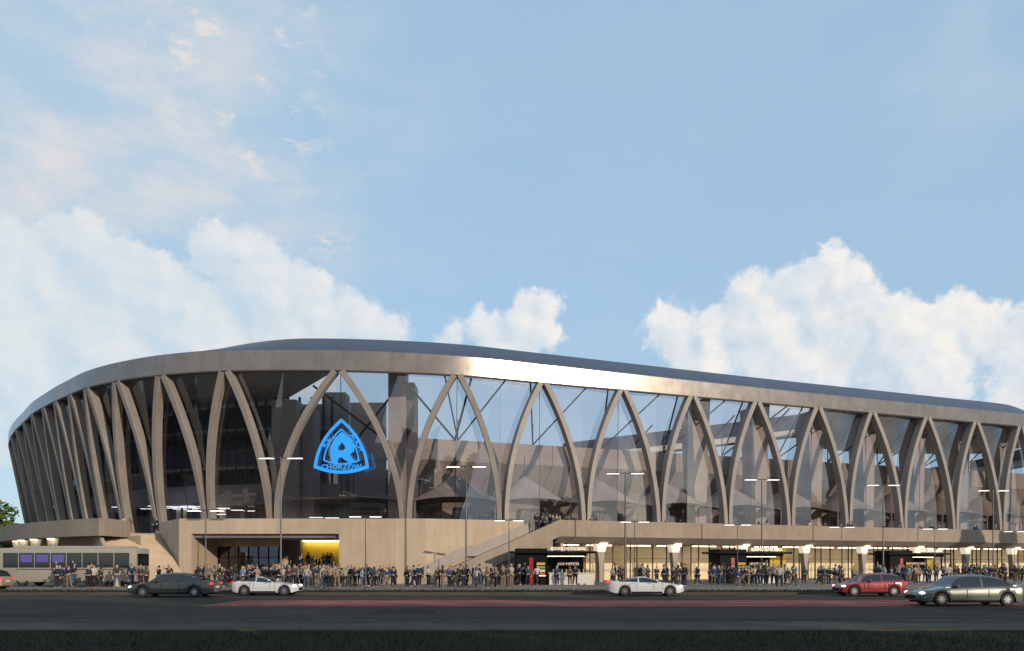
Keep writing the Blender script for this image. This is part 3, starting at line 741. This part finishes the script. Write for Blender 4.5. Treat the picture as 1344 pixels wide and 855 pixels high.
# ------------------------------------------------------------------ kiosks
def kiosk(loc, rz, label):
    t = empty('kiosk', loc, rz); tag(t, label, 'kiosk', 'black kiosks on the plaza')
    MB().box(0, 2.75, 0, 2.4, 0, 3.2).build('cabin', M_dark, t, bevel=.02)
    MB().box(2.76, 6.3, 2.3, 2.4, 0, 2.75).build('back_wall', M_dark, t)
    MB().box(-.55, 7.1, -.45, 2.7, 2.78, 2.96).build('roof', M_dark, t, bevel=.015)
    mb = MB()
    for i in range(22): mb.box(2.8+i*.16, 2.86+i*.16, -.4, 2.3, 2.55, 2.775)
    mb.build('pergola_slats', M_dark, t)
    for x in (6.0,):
        for y in (-.3, 2.1): MB().box(x, x+.11, y, y+.11, 0, 2.775).build('post', M_dark, t)
    MB().box(1.15, 1.5, -.08, -.003, .05, 2.4).build('banner', M_red, t)
    f = MB().box(1.75, 2.6, -.12, -.003, .7, 2.1).build('fridge', M_dark, t)
    cols = ((.75, .12, .02), (.65, .5, .3), (.12, .3, .08), (.6, .3, .04))
    for i in range(4):
        mb = MB()
        for k in range(7): mb.lathe([(0, 0), (.045, 0), (.045, .17), (.02, .22), (0, .22)], (1.86+k*.105, -.16, .82+i*.31), 8)
        mb.build('bottles', mat('bottle_%d' % i, cols[i], .3, emit=cols[i], es=.5), f)
        MB().box(1.78, 2.57, -.2, -.121, .79+i*.31, .815+i*.31).build('shelf', M_warm if i == 0 else M_steel, f)
    MB().box(2.9, 6.9, -.35, .35, 0, 1.02).build('counter', M_white, t, bevel=.02)
    MB().box(2.82, 6.98, -.42, .42, 1.025, 1.08).build('counter_top', M_white, t)
    mb = MB()
    for k in range(13): mb.lathe([(0, 0), (.05, 0), (.055, .16), (.03, .24), (0, .24)], (3.9+k*.15, 1.7, 1.72+(.02*(k % 3))), 8)
    sh = MB().box(3.7, 5.9, 1.5, 2.25, 1.66, 1.71).build('shelf', M_steel, t); mb.build('glasses', M_white, sh)
    mb = MB()
    for k in range(9): mb.lathe([(0, 0), (.06, 0), (.06, .2), (.02, .3), (0, .3)], (3.3+k*.38, .1, 1.085), 8)
    mb.build('bottles', mat('bottle_5', (.4, .35, .22), .3), t)
    MB().box(2.85, 6.2, 1.0, 1.08, 2.5, 2.53).build('light_strip', M_warm, t)
    place_text('BDNVNCI NUTNCRBING', .42, 'sign_letters', emit_mat('sign_letter_white', (1, .9, .75), .55) if 'sign_letter_white' not in MATS else MATS['sign_letter_white'], t, (4.6, -.3, 3.16), 0, .66, .95, offset=.008)
    return t
kiosk((.35, 66.9, 0), .04, 'black kiosk with white letters on its roof, leftmost, below the side stairs')
kiosk((19.3, 71.0, 0), .16, 'middle black kiosk with a wide flat roof, before the lit shop windows')
kiosk((39.5, 79.6, 0), .22, 'rightmost black kiosk with a red banner, behind the parked sedans')

# ------------------------------------------------------------------ vehicles
def interp(tab, x):
    if x <= tab[0][0]: return tab[0][1]
    for (a, b), (c, d) in zip(tab, tab[1:]):
        if x <= c:
            t = (x-a)/(c-a); t = t*t*(3-2*t)*.5+t*.5; return b+(d-b)*t
    return tab[-1][1]
def wheel(parent, x, y, r=.33, side=1):
    o = MB().lathe([(r*.62, -.11), (r*.93, -.11), (r, -.07), (r, .07), (r*.93, .11), (r*.62, .11)], (x, y, r), 24, 'y').build('wheel', M_tyre, parent, True, angle=.7)
    mb = MB(); yy = -.115*1
    mb.lathe([(r*.64, -.10), (r*.64, .10)], (x, y, r), 24, 'y')
    for k in range(10):
        a = 2*pi*k/10; c, s = cos(a), sin(a)
        for yo in (-.095, .075):
            mb.obox((x+c*r*.34, y+yo+.01, r+s*r*.34), (c*r*.31, 0, s*r*.31), (0, .012, 0), (-s*.022, 0, c*.022))
    mb.lathe([(0, -.108), (.06, -.108), (.06, .10), (0, .10)], (x, y, r), 12, 'y')
    mb.build('rim', M_rim, o); MB().lathe([(0, -.05), (r*.63, -.05), (r*.63, .05), (0, .05)], (x, y, r), 16, 'y').build('brake_disc', M_dark, o)
def car(name, loc, rz, paint, label, L_=4.7, W_=1.82, H_=1.44, style='sedan', cat='car'):
    """front points to -x"""
    t = empty(name, loc, rz); tag(t, label, cat)
    h = L_/2; wb = L_*.295; R_ = .385
    sho = [(-h, .52), (-h+.10, .66), (-h+.45, .78), (-h+1.25, .90), (0, .95), (h-1.0, 1.0), (h-.35, .99), (h-.08, .93), (h, .70)]
    if style == 'coupe': sho = [(x, z*.93) for x, z in sho]
    wid = [(-h, .60), (-h+.12, .76), (-h+.5, .87), (-h+1.2, .91), (h-1.0, .91), (h-.4, .86), (h-.1, .76), (h, .62)]
    wc = (-wb-.05, wb-.02)
    xs = [-h+L_*i/64 for i in range(65)]
    rows = []
    for x in xs:
        zt = interp(sho, x); ww = interp(wid, x)*W_/1.82
        zb = .19+.12*max(0, (abs(x)-(h-.35))/.35)
        arch = 0
        for c in wc:
            d = abs(x-c)
            if d < R_: arch = max(arch, .33+sqrt(R_*R_-d*d)-.02)
        zs = max(zb, arch)
        mid = (zs+zt)/2 if arch else .52
        half = [(0, zb), (ww*.72, zb), (ww*.74, zs), (ww*.985, zs+.01), (ww, max(mid, zs+.04)), (ww*.985, max(zt-.13, zs+.06)), (ww*.93, zt-.03), (ww*.72, zt+.012), (0, zt+.03)]
        rows.append([(x, y, z) for y, z in half]+[(x, -y, z) for y, z in half[-2:0:-1]])
    mb = MB().grid(rows, True); n = len(rows[0]); mb.add(rows[0], [tuple(range(n))]); mb.add(rows[-1], [tuple(range(n-1, -1, -1))])
    mb.build('body', paint, t, True, angle=.55)
    # cabin
    if style == 'sedan': roof = [(-h+1.25, .0), (-h+2.05, .92), (-h+2.6, 1.0), (-.05+.6, .98), (h-1.55, .82), (h-.62, .0)]
    elif style == 'hatch': roof = [(-h+1.0, .0), (-h+1.75, .92), (-h+2.3, 1.0), (h-1.1, .97), (h-.5, .75), (h-.12, .0)]
    else: roof = [(-h+1.45, .0), (-h+2.25, .92), (-h+2.7, 1.0), (h-1.7, .86), (h-.5, .0)]
    xa, xb = roof[0][0], roof[-1][0]; gl = MB(); rf = MB(); K = 36; sec = []
    for i in range(K+1):
        x = xa+(xb-xa)*i/K; z0 = interp(sho, x)+.0; k = interp(roof, x); z1 = z0+(H_-z0)*k
        wb_ = interp(wid, x)*W_/1.82*.90; wt = wb_*(1-.24*k)
        sec.append([(x, -wb_, z0-.03), (x, -(wb_*.45+wt*.55), z0+(z1-z0)*.5), (x, -wt, z0+(z1-z0)*.86), (x, -wt*.86, z1-.005), (x, -wt*.4, z1+.02*k), (x, wt*.4, z1+.02*k), (x, wt*.86, z1-.005), (x, wt, z0+(z1-z0)*.86), (x, wb_*.45+wt*.55, z0+(z1-z0)*.5), (x, wb_, z0-.03)])
    for i in range(K):
        x = (sec[i][0][0]+sec[i+1][0][0])/2; k = interp(roof, x); f_ = i/K
        for j in range(9):
            quad = [sec[i][j], sec[i+1][j], sec[i+1][j+1], sec[i][j+1]]
            side = j in (0, 1, 7, 8)
            pillar = abs(f_-.50) < .018 or k < .22 and False
            edge = j in (2, 6)
            screen = (not side) and k < .93
            isglass = (side and not pillar and .06 < f_ < .92) or (screen and not edge)
            (gl if isglass else rf).add(quad, [(0,1,2,3)])
    rf.build('roof', paint, t, True, fixn=True, angle=.6); gl.build('window', M_carglass, t, True, fixn=True, angle=.6)
    for s in (-1, 1):
        for c in wc: wheel(t, c, s*(W_/2-.14))
        MB().ellipsoid((-h+.22, s*W_*.36, .63), (.16, .17, .075)).build('headlight', M_head, t, True)
        MB().ellipsoid((h-.1, s*W_*.37, .82), (.11, .17, .08)).build('tail_light', M_tail, t, True)
        MB().ellipsoid((-h+1.75, s*W_*.52, .98), (.10, .10, .07)).build('mirror', paint, t, True)
        mb = MB()
        for x in (-.25, .75): mb.box(x, x+.2, s*W_*.498-.012, s*W_*.498+.012, .80, .825)
        mb.build('door_handle', M_rim, t)
        mb = MB()
        for x in (-h+1.38, -.42, .62, h-1.25): mb.box(x, x+.014, s*W_*.5-.012, s*W_*.5+.004, .42, .80)
        mb.box(-wb+.45, wb-.45, s*W_*.5-.02, s*W_*.5+.006, .21, .30)
        mb.build('door_seam', M_dark, t)
    MB().box(-h+.3, h-.3, -W_*.36, W_*.36, .16, .5).build('underbody', M_dark, t)
    MB().box(-h-.012, -h+.05, -.42, .42, .34, .50).build('grille', M_dark, t)
    MB().box(h-.04, h+.012, -.26, .26, .56, .67).build('number_plate', M_white, t)
    return t
P_grey = mat('graphite_car_paint', (.035, .038, .045), .25, .5, var=.02, scale=.12, coat=1)
P_green = mat('dark_green_car_paint', (.028, .036, .033), .3, .4, var=.02, scale=.12, coat=1)
P_white = mat('white_car_paint', (.55, .56, .57), .3, var=.02, scale=.12, coat=1)
P_red = mat('red_car_paint', (.27, .02, .02), .28, .2, var=.02, scale=.12, coat=1)
P_silver = mat('silver_car_paint', (.11, .125, .115), .28, .7, var=.02, scale=.12, coat=1)
P_tan = mat('beige_car_paint', (.36, .27, .18), .3, .3, var=.02, scale=.12, coat=1)
car('parked_car', (-20.6, 46.6, -.12), 0, P_green, 'dark green-black sedan before the grand stairs, left of the entrance', 5.2, H_=1.46)
car('parked_car', (-15.6, 50.0-1.3, -.12), pi, P_white, 'low white coupe behind the dark sedan, before the entrance', 4.2, H_=1.2, style='coupe')
car('parked_car', (8.35, 48.0, -.12), pi, P_white, 'low white coupe on the road right of the left kiosk', 4.7, H_=1.2, style='coupe')
car('parked_car', (22.2, 37.4, -.12), 0, P_silver, 'grey-green sedan in the foreground before the right kiosk', 5.3, W_=1.9, H_=1.5)
car('parked_car', (22.4, 47.9, -.12), 0, P_red, 'red hatchback left of the foreground sedan', 4.1, H_=1.42, style='hatch')
car('parked_car', (32.6, 46.2, -.12), 0, P_grey, 'graphite sedan cut off by the right edge', 4.9, H_=1.5)
car('parked_car', (-38.9, 56.8-1.2, 0), 0, P_tan, 'beige hatchback cut off by the left edge', 4.2, H_=1.5, style='hatch')
# coach
P_bus = mat('coach_body_paint', (.34, .31, .255), .4, .1, var=.08, scale=1)
bus = empty('coach', (-36.3, 63.3, 0), .02); tag(bus, 'long pale beige coach with dark bluish windows standing left of the grand stairs', 'coach')
MB().box(-5.6, 5.6, -1.25, 1.25, .35, 3.15).build('body', P_bus, bus, True, bevel=.22, angle=.6)
for k in range(8):
    x0 = -5.1+k*1.28; MB().box(x0, x0+1.2, -1.275, -1.2505, 1.55, 2.75).build('window', M_carglass, bus, bevel=.008)
    if k in (1, 2, 3): MB().box(x0+.15, x0+1.05, -1.285, -1.276, 2.0, 2.6).build('window_screen', emit_mat('violet_screen', (.13, .11, .4), .22) if 'violet_screen' not in MATS else MATS['violet_screen'], bus)
MB().box(-5.625, -5.601, -1.05, 1.05, 1.3, 2.8).build('windscreen', M_carglass, bus); MB().box(5.601, 5.62, -1.0, 1.0, 1.7, 2.7).build('rear_window', M_carglass, bus)
MB().box(-5.45, -4.0+.0, -1.27, -1.251, .5, 1.5).build('door', mat('coach_door', (.25, .23, .2), .4), bus)
MB().box(-4.5, 4.8, -.9, .9, 3.13, 3.32).build('roof_unit', P_bus, bus, bevel=.05)
MB().box(-5.5, 5.5, -1.262, -1.2505, 1.38, 1.44).build('trim_strip', M_steel, bus)
for x in (-3.6, 2.9, 4.1):
    for y in (-1.12, 1.12): wheel(bus, x, y, .47)
for y in (-.9, .9):
    MB().ellipsoid((-5.58, y, .8), (.07, .2, .12)).build('headlight', M_head, bus, True); MB().box(5.59, 5.63, y-.12, y+.12, .9, 1.3).build('tail_light', M_tail, bus)

# ------------------------------------------------------------------ trees
def crown_mesh(rx, ry, rz, n, size, seed, clumps=26):
    r = random.Random(seed); mb = MB(); cl = []
    for _ in range(clumps):
        u = r.random()*2*pi; v_ = r.uniform(-.85, 1); rr = sqrt(1-v_*v_)*r.uniform(.45, .95)
        cl.append((rx*rr*cos(u), ry*rr*sin(u), rz*v_*.82, r.uniform(.22, .40)))
    for _ in range(n):
        cx_, cy_, cz_, k = r.choice(cl); d = Vector((r.gauss(0, 1), r.gauss(0, 1), r.gauss(0, 1))).normalized()*(r.random()**.4)
        p = Vector((cx_+d.x*rx*k, cy_+d.y*ry*k, cz_+d.z*rz*k*.8))
        a = Vector((r.gauss(0, 1), r.gauss(0, 1), r.gauss(0, .7))).normalized(); b = a.orthogonal().normalized(); s = size*(.5+r.random())
        mb.add([p-a*s*.5, p+b*s*.3, p+a*s*.5, p-b*s*.3], [(0,1,2,3)])
    return mb
def leaf_mat(name, c1, c2):
    m = bpy.data.materials.new(name); m.use_nodes = True; t = NT(m.node_tree); b = t.n['Principled BSDF']
    g = t.new('ShaderNodeNewGeometry'); n = t.noise(g.outputs['Position'], .8, 4, .6)
    t.l.new(t.mix(t.math('ADD', t.math('MULTIPLY', n, .7), t.math('MULTIPLY', g.outputs['Random Per Island'], .3)), c1+(1,), c2+(1,)), b.inputs['Base Color']); b.inputs['Roughness'].default_value = .6
    b.inputs['Transmission Weight'].default_value = 0; MATS[name] = m; return m
M_leaf = leaf_mat('leaves', (.035, .07, .012), (.12, .19, .03))
CROWN = crown_mesh(1, 1, 1, 5200, .12, 5).mesh('crown', M_leaf)
CROWN3 = crown_mesh(1, 1, 1, 9000, .2, 12, 40).mesh('crown', M_leaf)
CROWN2 = crown_mesh(1, 1, 1, 6000, .10, 9, 40).mesh('crown', M_leaf)
def tree(x, y, h, rx, rz, label, me=None, rot=0, ry=None):
    t = empty('tree', (x, y, 0), rot); tag(t, label, 'tree')
    mb = MB(); zc = h-rz; mb.tube((0,0,-.1), (.1, 0, zc*.6), .28, .2, 9); mb.tube((.1,0,zc*.6), (0,.1,zc+rz*.4), .2, .06, 8)
    r = random.Random(int(x*7+y))
    for k in range(7):
        a = r.random()*6.28; z = zc*.55+(zc*.5)*r.random(); mb.tube((.05,0,z), (cos(a)*rx*.7, sin(a)*rx*.7, z+rz*.7), .09, .02, 6)
    mb.build('trunk', M_bark, t, True)
    o = bpy.data.objects.new('crown', me or CROWN); COL.objects.link(o); o.parent = t; o.location = (0, 0, zc); o.scale = (rx, ry or rx, rz)
    return t
tree(-81.5, 113, 12.6, 7.6, 6.2, 'leafy green tree at the left edge beyond the terrace', CROWN2)
tree(-93, 120, 11.4, 6.6, 5.6, 'lower green tree left of the edge tree beyond the terrace', CROWN, 1.2)
# park trees behind the viewer whose shade lies on the road and the right terrace
ca, cb = .74*cos(SUN_EL), .673*cos(SUN_EL); k = 40; kz = sin(SUN_EL)*k
tree(52.4+ca*k, 92.1-cb*k, 5.9+kz+.2, 2.9, 5.4, 'tall round tree right of the plaza, outside the frame, larger', CROWN3, .4)
tree(58.4+ca*k, 94.6-cb*k, 5.9+kz+.2, 2.1, 4.6, 'slim tree right of the plaza, outside the frame, smaller', CROWN3, 2)
ORD = 'first second third fourth fifth sixth seventh eighth ninth tenth eleventh twelfth thirteenth'.split()
for i in range(13):
    tree(6+i*6.8, -7-(i % 3)*1.5, 15.6+(i % 4)*.8, 5.2, 7.1, ORD[i]+' park tree from the left in the row behind the viewer', (CROWN, CROWN2)[i % 2], i*1.3)

# ------------------------------------------------------------------ people
def skin_mesh(name, joints, edges, levels=1, root=0):
    me = bpy.data.meshes.new(name); me.from_pydata([j[:3] for j in joints], edges, []); o = bpy.data.objects.new(name, me); COL.objects.link(o)
    m1 = o.modifiers.new('s', 'SKIN'); m1.use_smooth_shade = True
    for i, j in enumerate(joints):
        sv = me.skin_vertices[0].data[i]; r = j[3]; sv.radius = (r, r) if not isinstance(r, tuple) else r
        sv.use_root = (i == root)
    m2 = o.modifiers.new('u', 'SUBSURF'); m2.levels = levels; m2.render_levels = levels
    d = bpy.context.evaluated_depsgraph_get(); out = bpy.data.meshes.new_from_object(o.evaluated_get(d)); bpy.data.objects.remove(o); out.name = name
    return out
def join(me, mb):
    bm = bmesh.new(); bm.from_mesh(me); tmp = mb.mesh('tmp', None, True); bm.from_mesh(tmp); bm.to_mesh(me); bm.free(); bpy.data.meshes.remove(tmp)
def pose(kind, female):
    sh = .17 if female else .195; hip = .095; sw = 0
    la = ra = None
    J = {'pel': (0, 0, .95), 'sp': (0, 0, 1.14), 'ch': (0, .005, 1.34), 'nk': (0, .0, 1.49), 'hd': (0, -.015, 1.58)}
    def arm(s, k):
        S_ = (s*sh, 0, 1.42)
        if k == 'down': return [S_, (s*(sh+.05), .02, 1.13), (s*(sh+.06), -.05, .88)]
        if k == 'bent': return [S_, (s*(sh+.05), .05, 1.15), (s*(sh-.03), -.22, 1.12)]
        if k == 'phone': return [S_, (s*(sh+.06), -.02, 1.15), (s*(sh-.08), -.2, 1.36)]
        if k == 'up': return [S_, (s*(sh+.14), -.04, 1.62), (s*(sh+.08), -.08, 1.88)]
        if k == 'fwd': return [S_, (s*(sh+.04), -.12, 1.18), (s*(sh+.0), -.34, 1.02)]
        if k == 'back': return [S_, (s*(sh+.04), .14, 1.16), (s*(sh+.03), .2, .93)]
        if k == 'hip': return [S_, (s*(sh+.2), .05, 1.2), (s*(sh+.02), -.06, 1.0)]
        if k == 'out': return [S_, (s*(sh+.2), -.06, 1.22), (s*(sh+.38), -.2, 1.3)]
    def leg(s, k):
        H = (s*hip, 0, .90)
        if k == 'st': return [H, (s*.105, -.01, .49), (s*.11, .02, .08), (s*.125, -.13, .035)]
        if k == 'wide': return [H, (s*.15, -.01, .49), (s*.19, .02, .08), (s*.22, -.12, .035)]
        if k == 'f': return [H, (s*.10, -.16, .50), (s*.10, -.26, .10), (s*.10, -.40, .04)]
        if k == 'b': return [H, (s*.10, .03, .49), (s*.10, .30, .14), (s*.10, .20, .035)]
    arms = {'stand': ('down', 'down'), 'wide': ('down', 'hip'), 'phone': ('phone', 'down'), 'walk': ('fwd', 'back'), 'walk2': ('back', 'fwd'), 'talk': ('bent', 'bent'), 'wave': ('up', 'down'), 'point': ('out', 'down')}[kind]
    legs = {'stand': ('st', 'st'), 'wide': ('wide', 'wide'), 'phone': ('st', 'st'), 'walk': ('b', 'f'), 'walk2': ('f', 'b'), 'talk': ('st', 'wide'), 'wave': ('wide', 'st'), 'point': ('st', 'wide')}[kind]
    return J, [arm(-1, arms[0]), arm(1, arms[1])], [leg(-1, legs[0]), leg(1, legs[1])]
def person_proto(kind, female):
    J, AR, LE = pose(kind, female); f = .9 if female else 1
    def build(name, grow, arms_, legs_, head):
        js, es = [(*J['pel'], (.145*1+grow, .105+grow))], []
        def add(p, r, par): js.append((*p, r)); es.append((par, len(js)-1)); return len(js)-1
        last = 0
        if arms_ or head:
            s = add(J['sp'], (.125*f+grow, .095+grow), 0); c = add(J['ch'], (.155*f+grow, .11+grow), s)
            if arms_:
                for A_ in AR:
                    k = add(A_[0], .058+grow, c); k = add(A_[1], .044+grow, k); k = add(A_[2], .03+grow*.8, k)
            nk = add(J['nk'], .055+grow*.4, c)
            if head: add(J['hd'], .06, nk)
        if legs_:
            for G in LE:
                k = add(G[0], .092+grow, 0); k = add(G[1], .06+grow, k)
                k = add(G[2], .04+grow*(1.4 if not head else 1), k)
                if head: add(G[3], .038, k)
        return skin_mesh(name, js, es)
    body = build('person', 0, True, True, True)
    mb = MB(); hx, hy, hz = 0, -.02, 1.645
    mb.ellipsoid((hx, hy, hz), (.078, .098, .118), 12, 9)
    mb.ellipsoid((hx, hy-.098, hz-.012), (.013, .022, .022), 6, 4)
    for s in (-1, 1): mb.ellipsoid((s*.08, hy+.005, hz-.01), (.012, .022, .032), 6, 4)
    for s, A_ in ((-1, AR[0]), (1, AR[1])):
        e, w_ = Vector(A_[1]), Vector(A_[2]); d = (w_-e).normalized(); side = d.orthogonal().normalized(); up = d.cross(side)
        c = w_+d*.05; mb.obox(c, d*.05, side*.036, up*.014)
        for q_ in range(4):
            o_ = w_+d*.095+side*(-.028+.019*q_); l = (.06, .072, .068, .052)[q_]; mb.tube(o_, o_+d*l*.55, .009, .008, 5); mb.tube(o_+d*l*.55, o_+d*l*.9+up*.015, .008, .006, 5)
        mb.tube(w_+d*.03+side*.034, w_+d*.08+side*.06+up*.012, .011, .008, 5)
    join(body, mb)
    hair = MB(); rows = []
    long_ = female
    for i in range(9):
        a = pi/2-pi*i/8*(.78 if long_ else .62)
        row = []
        for j in range(14):
            u = 2*pi*j/14; fr = max(0, -sin(u)); aa = max(a, .42*fr+.0) if fr > .25 else a
            k = 1.09 if not (long_ and i > 5) else 1.09+.05*(i-5)
            zz = hz+.118*1.10*sin(aa)-(.05*(i-5) if long_ and i > 5 and fr <= .25 else 0)
            row.append((hx+.078*1.12*max(.25 if False else 0, cos(aa))*cos(u)*k, hy+.006+.098*k*cos(aa)*sin(u), zz))
        rows.append(row)
    hair.grid(rows, True)
    return {'body': body, 'hair': hair.mesh('hair', None, True), 'top': build('top', .022, True, False, False), 'trousers': build('trousers', .016, False, True, False)}
KINDS_ = [('stand', 0), ('stand', 1), ('wide', 0), ('phone', 1), ('walk', 0), ('walk2', 1), ('talk', 0), ('talk', 1), ('wave', 0), ('point', 1), ('walk2', 0), ('phone', 0)]
PRO = [person_proto(*k) for k in KINDS_]
SKINS = [mat('skin_%d' % i, c, .6, var=.05) for i, c in enumerate(((.50, .32, .23), (.42, .26, .18), (.30, .18, .12), (.56, .38, .29)))]
HAIRS = {n: mat('hair_'+n, c, .6) for n, c in {'black': (.012, .01, .01), 'dark brown': (.04, .022, .014), 'light brown': (.13, .075, .04), 'blond': (.36, .25, .12), 'grey': (.28, .27, .26)}.items()}
TOPS = {n: mat('cloth_'+n, tuple(x*.62 for x in c), .85, var=.12, scale=12) for n, c in {'navy': (.018, .03, .085), 'black': (.014, .014, .018), 'charcoal': (.05, .05, .058), 'white': (.62, .60, .57), 'beige': (.42, .33, .24), 'teal': (.035, .09, .115),
        'blue': (.035, .08, .18), 'brown': (.12, .065, .04), 'olive': (.14, .15, .06), 'burgundy': (.16, .02, .03), 'grey': (.2, .2, .21), 'cream': (.58, .50, .38), 'pale blue': (.26, .38, .5), 'lime': (.3, .33, .14)}.items()}
PANTS = {n: mat('cloth_trousers_'+n, tuple(x*.6 for x in c), .85, var=.12, scale=12) for n, c in {'black': (.013, .013, .016), 'dark blue': (.022, .035, .075), 'grey': (.13, .13, .14), 'tan': (.32, .24, .16), 'navy': (.02, .024, .05), 'faded blue': (.10, .15, .24)}.items()}
TW = ['navy']*6+['black']*11+['charcoal']*6+['white']*3+['beige']*3+['teal']*2+['blue']*2+['brown']*2+['olive', 'burgundy', 'grey', 'grey', 'cream', 'cream', 'pale blue']
GARM = {0: 'jacket', 1: 'jumper', 2: 'shirt', 3: 'hoodie'}
used = set()
POSTXT = {'stand': 'standing', 'wide': 'standing with a hand on hip', 'phone': 'holding a phone', 'walk': 'walking', 'walk2': 'walking', 'talk': 'with both arms bent', 'wave': 'waving an arm', 'point': 'holding one arm out'}
def lab(tp, pt_, ps, where):
    for l in ('person in %s top and %s trousers, %s, %s' % (tp, pt_, ps, where), 'person in %s top and %s trousers %s' % (tp, pt_, where), 'person, %s top, %s trousers, %s' % (tp, pt_, where)):
        if len(l.split()) <= 16: return l
    return l
def person(x, y, z, rz, where, grp, r):
    for _ in range(400):
        tp, pt_, hr, k = r.choice(TW), r.choice(list(PANTS)), r.choice(list(HAIRS)), r.randrange(len(PRO))
        if (where, tp, pt_) not in used: break
    used.add((where, tp, pt_)); d = PRO[k]
    o = bpy.data.objects.new('person', d['body']); COL.objects.link(o); o.location = (x, y, z); o.rotation_euler.z = rz
    s = r.uniform(.90, 1.07)*(.95 if KINDS_[k][1] else 1.01); o.scale = (s*r.uniform(.98, 1.1), s*r.uniform(.98, 1.1), s)
    def sm(ob, m):
        ob.material_slots[0].link = 'OBJECT'; ob.material_slots[0].material = m
    sm(o, SKINS[r.randrange(4)])
    for nm, m in (('hair', HAIRS[hr]), ('top', TOPS[tp]), ('trousers', PANTS[pt_])):
        c = bpy.data.objects.new(nm, d[nm]); COL.objects.link(c); c.parent = o; sm(c, m)
    tag(o, lab(tp, pt_, POSTXT[KINDS_[k][0]], where), 'person', grp)
for d in PRO:
    for m in d.values():
        if not m.materials: m.materials.append(SKINS[0])
r = random.Random(21); placed = []
def wherepz(px):
    for lim, t in ((165, 'before the coach'), (245, 'by the grand stairs'), (315, 'outside the glazed doors'), (370, 'at the dark recess'), (450, 'before the yellow wall'), (520, 'before the plain concrete wall'),
                   (590, 'left of the side stairs'), (668, 'at the side stairs foot'), (770, 'at the left kiosk'), (850, 'right of the left kiosk'), (932, 'left of the middle kiosk'), (1045, 'at the middle kiosk'), (1150, 'left of the right kiosk'), (1255, 'at the right kiosk'), (2000, 'at the far right windows')):
        if px < lim: return t
def put(px, Y, z=.004, where=None, rz=None, grp='people on the plaza', mind=.45):
    for _ in range(12):
        X = (px-CX)*Y/F
        if all((X-a)**2+(Y-b)**2 > mind*mind for a, b, c in placed if abs(c-z) < .5): break
        px += r.uniform(-5, 5); Y += r.uniform(-.5, .5)
    else: return
    placed.append((X, Y, z)); person(X, Y, z, r.uniform(0, 6.28) if rz is None else rz, where or wherepz(px), grp, r)
def crowd(x0, x1, n, y0, y1):
    if n < 16:   # loose knots of two to five people with gaps between them
        left_ = n
        while left_ > 0:
            c = r.uniform(x0, x1); yc = r.uniform(y0, y1)
            for _ in range(min(left_, r.choice((1, 2, 3, 3, 4, 5)))):
                put(min(x1, max(x0, c+r.gauss(0, 9))), min(y1, max(y0, yc+r.gauss(0, .9)))); left_ -= 1
    else:
        for i in range(n): put(x0+(x1-x0)*(i+r.random())/n, r.uniform(y0, y1))
crowd(75, 120, 6, 58.5, 61)
crowd(120, 165, 7, 58.5, 61)
crowd(165, 242, 6, 57, 60.5)
crowd(244, 318, 14, 57, 66)
crowd(318, 375, 21, 57, 66)
crowd(355, 452, 37, 56.6, 67)
crowd(400, 440, 6, 57, 60)
crowd(452, 522, 17, 57, 66)
crowd(522, 590, 9, 58, 65)
crowd(590, 672, 21, 57, 65)
for px in (680, 686, 693, 705): put(px, 65.6)
put(731, 65.2, rz=2.9); put(748, 65.3, rz=3.3); put(755, 65.5, rz=2.6)
crowd(766, 850, 12, 60, 72)
crowd(850, 930, 11, 60, 72)
crowd(930, 1045, 30, 58, 69)
crowd(1045, 1100, 8, 60, 74)
crowd(1100, 1155, 8, 62, 74)
crowd(1150, 1255, 20, 66, 78)
crowd(1255, 1344, 21, 66, 84)
for i in range(12):   # on the steps inside the entrance
    st_ = r.randrange(3, 7); yy = 72.6+.45*st_+.2; put(r.uniform(385, 436), yy if st_ < 6 else 76.5, .17*(st_+1), 'on the entrance steps', grp='people on the entrance steps')
for i in range(40):
    px = r.choice((r.uniform(703, 735), r.uniform(740, 900), r.uniform(900, 1344), r.uniform(1040, 1344)))
    kk = (px-CX)/F; YL = 70.11/(1-.42*kk); t_ = 'on the terrace above '+('the left kiosk' if px < 800 else 'windows between the first two kiosks' if px < 930 else 'the middle kiosk' if px < 1045 else 'the gap before the right kiosk' if px < 1150 else 'the right kiosk' if px < 1255 else 'the far right windows')
    put(px, YL+r.uniform(1.2, 5.0), Z_FL, t_, grp='people on the upper terrace')
for px, Y in ((163, 76.5), (170, 77.2), (202, 79.2), (206, 78.7)): put(px, Y, Z_FL, 'at the top of the grand stairs', grp='people at the grand stairs')
for px, k_ in ((157, 1), (166, 3)):
    pass
